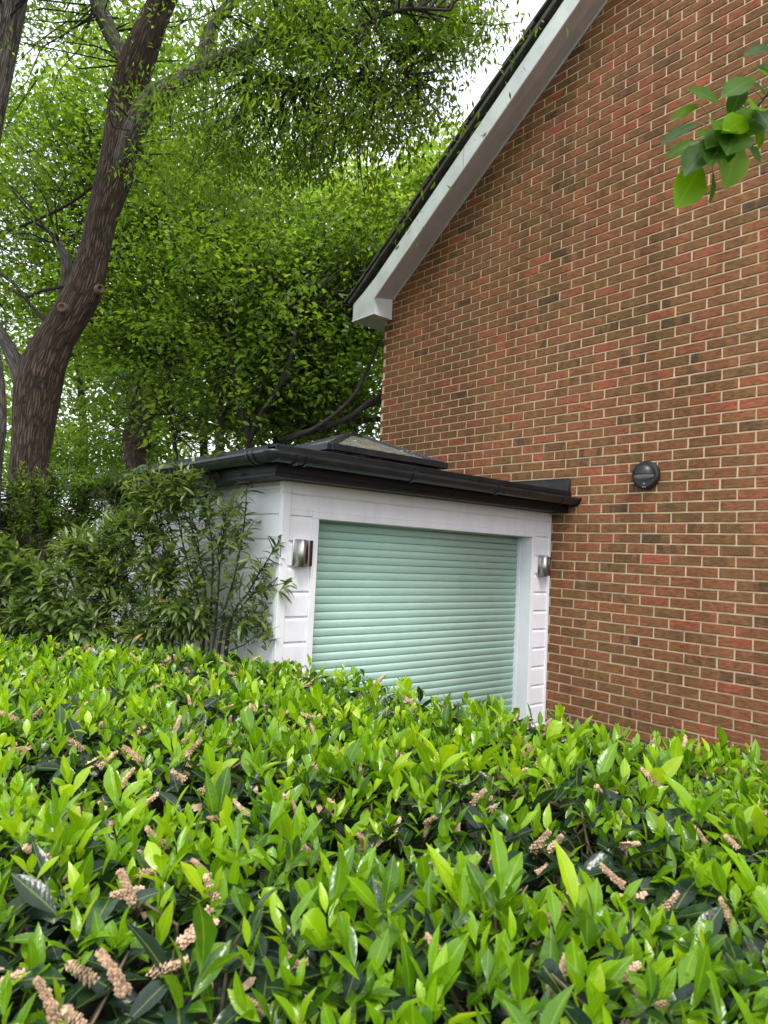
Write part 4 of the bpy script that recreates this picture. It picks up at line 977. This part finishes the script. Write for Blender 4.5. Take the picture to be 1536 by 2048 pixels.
# ================================================================== SHRUBS BETWEEN HEDGE AND GARAGE
NL = [leaf_template(5, .24, .3, .28, .45), leaf_template(5, .20, .35, .42, .42), leaf_template(5, .27, .25, .12, .5)]
def shrub(name, label, base, stems, blobs, lsize, per, mat, tint, nparts, droopy=.35, tmpl=NL, sprad=.05, cat='shrub', orange=0):
    b0_ = pt(*base); t = empty(name, (b0_[0], b0_[1], 0)); tag(t, label, cat, None); src = []
    for s_ in stems:
        P = [np.array([b0_[0] + random.uniform(-.12, .12), b0_[1] + random.uniform(-.12, .12), 0.0])] + [pt(*q_) for q_ in s_]
        P4 = [(*p_, r_) for p_, r_ in zip(P, np.linspace(.009, .0020, len(P)))]
        S = smooth_path(P4, 22); src.append(S[:, :3]); MB().tube(S[:, :3], S[:, 3], 6, .1).build('stem', M['bark_dark'], t, smooth=True, normals=False)
    src_ = np.concatenate(src)
    C = []; T = []
    for (px, py, d, rx, ry, rd, n) in blobs:
        u = unit(n) * (RNG.random(n) ** (1 / 2.4))[:, None]
        C.append(np.array([pt(px + a_ * rx, py + b_ * ry, d + c_ * rd) for a_, b_, c_ in u])); 
    for S in src:                                  # whorls along each stem's upper half and at its tip
        k = np.linspace(10, 21, 6).astype(int); C.append(S[k]); C.append(S[-1:] + np.array([[0, 0, .0]]))
    C = np.concatenate(C); n = len(C)
    tw = MB(); ax_ = np.zeros((n, 3))
    for i in range(n):
        dist = np.linalg.norm(src_ - C[i] + np.array([0, 0, .08]), axis=1); j = int(np.argmin(dist)); a0 = src_[j]; v = C[i] - a0
        L_ = np.linalg.norm(v)
        ax_[i] = (v / L_ if L_ > .02 else src_[j] - src_[max(j - 1, 0)] + 1e-4) * .9 + np.array([0, 0, .45])
        if .02 < L_ < 1.2: tw.tube([a0, a0 + v * .5 + RNG.normal(0, .03, 3) - np.array([0, 0, .02]), C[i]], [.0045, .0032, .0018], 4, cap=False)
    tag(tw.build('twigs', M['bark_dark'], t, normals=False), kind='stuff')
    ax_ /= np.linalg.norm(ax_, axis=1)[:, None]; m = n * per; base_ = np.repeat(C, per, 0); A_ = np.repeat(ax_, per, 0)
    k = np.tile(np.arange(per), n); az = k * 2.4 + np.repeat(RNG.uniform(0, 6.28, n), per)
    e1 = np.cross(A_, np.array([.2, .1, 1.0])); e1 /= np.linalg.norm(e1, axis=1)[:, None] + 1e-6; e2 = np.cross(A_, e1)
    rad = e1 * np.cos(az)[:, None] + e2 * np.sin(az)[:, None]; inc = np.clip(RNG.normal(1.0, .3, m) - .05 * k, .15, 1.7)
    d = A_ * np.cos(inc)[:, None] + rad * np.sin(inc)[:, None]; d[:, 2] -= RNG.random(m) * droopy
    pos = base_ - A_ * (per - k)[:, None] * sprad / per * 1.4 + RNG.normal(0, .006, (m, 3)); nr = np.cross(np.cross(d, np.array([0, 0, 1.0])), d) + RNG.normal(0, .25, (m, 3))
    sz = lsize * RNG.uniform(.6, 1.15, m); tn = np.clip(np.repeat(RNG.uniform(tint[0], tint[1], n), per) + RNG.normal(0, .1, m), 0, 1)
    R_ = frames(d, nr); px, py, dd = proj(pos + R_[:, :, 1] * sz[:, None] / 2); pk = np.argsort(np.where((px > 5) & (px < 1530) & (py > 850) & (py < 1290), dd / (sz / lsize), 99))
    part_leaves(t, tmpl, mat, pos, R_, sz, tn, nparts, pk)
    for i in range(orange):
        j = pk[int(RNG.integers(0, 260))]; V, F, UV = NL[0]; m3 = R_[j] * .045
        q = MB(); q.add(V @ m3.T + pos[j] - FW * .03, F.tolist()); q.build('orange_leaf', M['orange'], t, normals=False)
    return t
shrub('willow_leaved_shrub', 'open shrub with narrow drooping leaves reaching across the white garage side', (430, 1400, 4.15),
      [[(440, 1290, 4.12), (470, 1150, 4.1), (488, 1050, 4.1), (495, 950, 4.1)], [(455, 1290, 4.1), (500, 1180, 4.05), (535, 1120, 4.0), (562, 1075, 4.0)], [(450, 1300, 4.1), (480, 1220, 4.05), (520, 1180, 4.0), (585, 1163, 3.95)],
       [(430, 1260, 4.15), (440, 1120, 4.2), (448, 1060, 4.2), (452, 1022, 4.2)], [(410, 1240, 4.2), (400, 1120, 4.25), (380, 1040, 4.3), (372, 935, 4.3)], [(400, 1240, 4.2), (375, 1130, 4.3), (352, 1010, 4.35), (350, 915, 4.35)],
       [(440, 1280, 4.1), (490, 1240, 4.0), (520, 1225, 4.0), (535, 1260, 3.95)], [(380, 1260, 4.2), (340, 1140, 4.35), (310, 1010, 4.4), (298, 925, 4.4)], [(420, 1250, 4.2), (425, 1100, 4.25), (412, 1000, 4.3), (430, 905, 4.3)]],
      [(395, 990, 4.3, 55, 55, .12, 24), (365, 950, 4.35, 75, 30, .12, 22), (470, 1050, 4.15, 45, 70, .1, 13), (500, 1165, 4.05, 55, 60, .1, 12), (440, 1180, 4.15, 55, 80, .1, 14), (490, 1250, 4.05, 50, 30, .1, 12), (340, 1010, 4.4, 60, 60, .15, 40), (310, 970, 4.45, 70, 40, .15, 40), (400, 1110, 4.25, 60, 60, .15, 16)],
      .094, 7, M['shrub'], (.25, 1.0), 260, .6, sprad=.09)
shrub('glossy_leaved_shrub', 'dense mid green shrub with whorled leaves and orange tips before the garage side', (300, 1450, 4.4),
      [[(300, 1300, 4.4), (330, 1200, 4.35), (345, 1100, 4.3), (340, 1070, 4.3)], [(290, 1300, 4.4), (260, 1180, 4.45), (240, 1090, 4.5), (225, 1040, 4.5)], [(310, 1310, 4.35), (350, 1240, 4.3), (380, 1190, 4.25), (395, 1165, 4.2)],
       [(280, 1310, 4.45), (215, 1200, 4.5), (180, 1110, 4.5), (150, 1080, 4.5)], [(300, 1300, 4.4), (295, 1180, 4.45), (300, 1080, 4.45), (290, 1010, 4.5)], [(222, 1290, 4.5), (222, 1180, 4.55), (225, 1060, 4.6), (236, 950, 4.65)]],
      [(330, 1200, 4.3, 85, 75, .15, 50), (330, 1130, 4.35, 75, 50, .15, 28), (240, 1130, 4.5, 80, 60, .2, 60), (200, 1210, 4.5, 80, 60, .2, 55), (380, 1230, 4.2, 60, 50, .1, 22), (270, 1060, 4.5, 70, 50, .2, 60), (160, 1090, 4.6, 60, 40, .2, 40), (300, 1260, 4.3, 110, 40, .15, 50)],
      .104, 8, M['shrub'], (.25, 1.0), 300, .35, sprad=.05, orange=9)
shrub('broad_leaved_shrub', 'low shrub with broader grey green leaves at the left edge behind the hedge', (40, 1500, 4.3),
      [[(50, 1330, 4.3), (70, 1220, 4.3), (100, 1160, 4.3), (130, 1130, 4.3)], [(30, 1330, 4.3), (20, 1220, 4.35), (10, 1130, 4.4), (5, 1080, 4.4)], [(60, 1340, 4.3), (110, 1270, 4.25), (150, 1240, 4.2), (190, 1235, 4.2)]],
      [(50, 1180, 4.3, 90, 70, .2, 60), (90, 1230, 4.25, 90, 50, .2, 46), (-60, 1200, 4.4, 90, 90, .2, 50), (150, 1260, 4.25, 80, 30, .15, 30), (10, 1120, 4.4, 60, 40, .2, 26)],
      .095, 8, M['shrub'], (.3, .9), 240, .35, [leaf_template(5, .36, .25, .2, .5), leaf_template(5, .32, .3, .3, .48)], .05)
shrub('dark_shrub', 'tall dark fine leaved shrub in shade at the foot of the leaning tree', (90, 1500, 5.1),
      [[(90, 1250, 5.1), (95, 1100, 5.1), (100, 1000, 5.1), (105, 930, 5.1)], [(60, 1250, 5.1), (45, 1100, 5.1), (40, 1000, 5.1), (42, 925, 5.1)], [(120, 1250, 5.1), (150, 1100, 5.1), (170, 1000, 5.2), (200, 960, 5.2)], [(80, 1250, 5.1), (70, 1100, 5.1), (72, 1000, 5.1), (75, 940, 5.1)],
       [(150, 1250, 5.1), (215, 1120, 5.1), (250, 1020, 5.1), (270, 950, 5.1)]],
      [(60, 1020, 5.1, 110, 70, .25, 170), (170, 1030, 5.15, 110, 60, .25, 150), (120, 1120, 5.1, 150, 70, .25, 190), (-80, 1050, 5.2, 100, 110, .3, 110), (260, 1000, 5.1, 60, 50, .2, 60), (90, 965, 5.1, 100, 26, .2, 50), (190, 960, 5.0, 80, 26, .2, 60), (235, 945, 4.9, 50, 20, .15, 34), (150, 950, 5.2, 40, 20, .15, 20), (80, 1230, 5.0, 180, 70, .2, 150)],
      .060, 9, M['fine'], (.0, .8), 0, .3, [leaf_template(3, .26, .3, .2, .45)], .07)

# ================================================================== OVERHANGING BRANCH, TOP RIGHT
ob = empty('overhanging_branch', tuple(pt(1620, 40, 1.45))); tag(ob, 'leafy branch tip hanging in front of the brick wall at upper right', 'branch')
D3 = 1.42
q = MB(); S = smooth_path([(*pt(1760, -160, D3 + .15), .006), (*pt(1640, 40, D3 + .1), .0045), (*pt(1575, 140, D3), .003), (*pt(1530, 195, D3), .0024), (*pt(1500, 230, D3), .002), (*pt(1467, 256, D3), .0017), (*pt(1436, 266, D3), .0014)], 40)
q.tube(S[:, :3], S[:, 3], 8, .1); q.build('twig', M['bark_dark'], ob, smooth=True, normals=False)
lv = [((1401, 281), (1331, 309), .42, .62, .02, (.1, -.7, .6)), ((1396, 246), (1328, 275), .28, .12, -.03, (.1, .3, 1)), ((1400, 208), (1343, 234), .40, .75, .02, (0, -.8, .5)), ((1441, 207), (1383, 172), .62, .55, 0, (.1, -.9, .4)),
      ((1470, 205), (1452, 186), .5, .4, .01, (0, 0, 1)), ((1512, 156), (1450, 182), .5, .6, -.02, (0, -.5, .8)), ((1488, 170), (1462, 225), .55, .10, .0, (-.2, .6, .7)), ((1560, 95), (1490, 104), .42, .2, 0, (0, .1, 1)), ((1560, 128), (1500, 136), .36, .05, .03, (0, .4, 1)),
      ((1403, 330), (1362, 405), .58, .85, -.03, (-.3, -.9, .2)), ((1424, 288), (1376, 335), .56, .08, -.04, (-.1, .2, 1)), ((1448, 282), (1424, 316), .7, .12, -.05, (0, .2, 1)), ((1424, 338), (1428, 402), .30, .25, -.01, (.8, -.4, .3)),
      ((1476, 272), (1462, 366), .52, .92, -.03, (-.2, -.9, .2)), ((1440, 290), (1448, 336), .6, .15, .0, (.2, -.4, .8)), ((1492, 284), (1526, 322), .6, .45, .01, (.1, -.6, .6)), ((1510, 232), (1526, 296), .7, .6, .03, (.2, -.8, .5)), ((1512, 220), (1530, 262), .8, .3, -.01, (0, -.2, 1)),
      ((1498, 226), (1490, 262), .6, .8, .03, (0, -.9, .4)), ((1478, 236), (1452, 254), .5, .35, -.01, (0, 0, 1)), ((1444, 264), (1424, 240), .3, .3, 0, (0, .3, 1)), ((1450, 262), (1462, 276), .6, .2, -.02, (0, .2, 1)),
      ((1532, 196), (1512, 160), .55, .5, .02, (0, -.6, .8)), ((1536, 190), (1566, 250), .6, .7, 0, (0, -.7, .6)), ((1550, 170), (1524, 130), .6, .3, -.02, (0, .1, 1)), ((1590, 110), (1540, 86), .6, .3, 0, (0, .2, 1)), ((1420, 262), (1396, 268), .5, .7, 0, (0, -.8, .5)),
      ((1500, 215), (1474, 196), .55, .55, .02, (0, -.7, .6)), ((1560, 200), (1590, 300), .6, .6, .03, (0, -.7, .6)), ((1600, 90), (1660, 150), .6, .5, 0, (0, -.4, .8))]
lv = [(a_, (a_[0] + (b_[0] - a_[0]) * .94, a_[1] + (b_[1] - a_[1]) * .94), w_ * .92, max(t_, .26), d_, n_) for a_, b_, w_, t_, d_, n_ in lv]
rl = random.Random(5)
for i in range(26):
    k_ = rl.randint(18, 39); bp_ = S[k_, :3]; qx, qy, qd = proj(bp_); an = rl.uniform(0, 6.28); le = rl.uniform(26, 52)
    lv.append(((qx + rl.uniform(-8, 8), qy + rl.uniform(-8, 8)), (qx + math.cos(an) * le, qy + math.sin(an) * le * .8 + 12), rl.uniform(.4, .65), rl.uniform(.2, 1.0), rl.uniform(-.06, .06), (rl.uniform(-.4, .4), rl.uniform(-.8, .2), rl.uniform(.2, 1))))
pet = MB()
for (bx, by), (tx, ty), wd, tint_, dz, nv in lv:
    b3 = pt(bx, by, D3 + dz * .5); t3 = pt(tx, ty, D3 + dz * 1.5 - .015); L_ = np.linalg.norm(t3 - b3) * 1.08
    tm = leaf_template(7, wd, .28 if tint_ > .3 else .5, .14, .56, .12, .8); Rm = frames((t3 - b3)[None], np.array([nv], float) * (1.0 if nv[1] < 0 else .45) - FW[None] * .9)
    me = bulk_mesh('leaf', tm, b3[None], Rm, np.array([L_]), np.array([tint_])); link('leaf', me, M['twigleaf'], ob)
    j = int(np.argmin(np.linalg.norm(S[:, :3] - b3, axis=1))); pet.tube([S[j, :3], (S[j, :3] + b3) / 2 + [0, 0, .004], b3], [.0012, .001, .0009], 5, cap=False)
tag(pet.build('leaf_stalks', M['stem'], ob, normals=False), kind='stuff')
print('triangles', sum(len(o.data.loops) - 2 * len(o.data.polygons) for o in bpy.data.objects if o.type == 'MESH'), 'objects', len(bpy.data.objects))
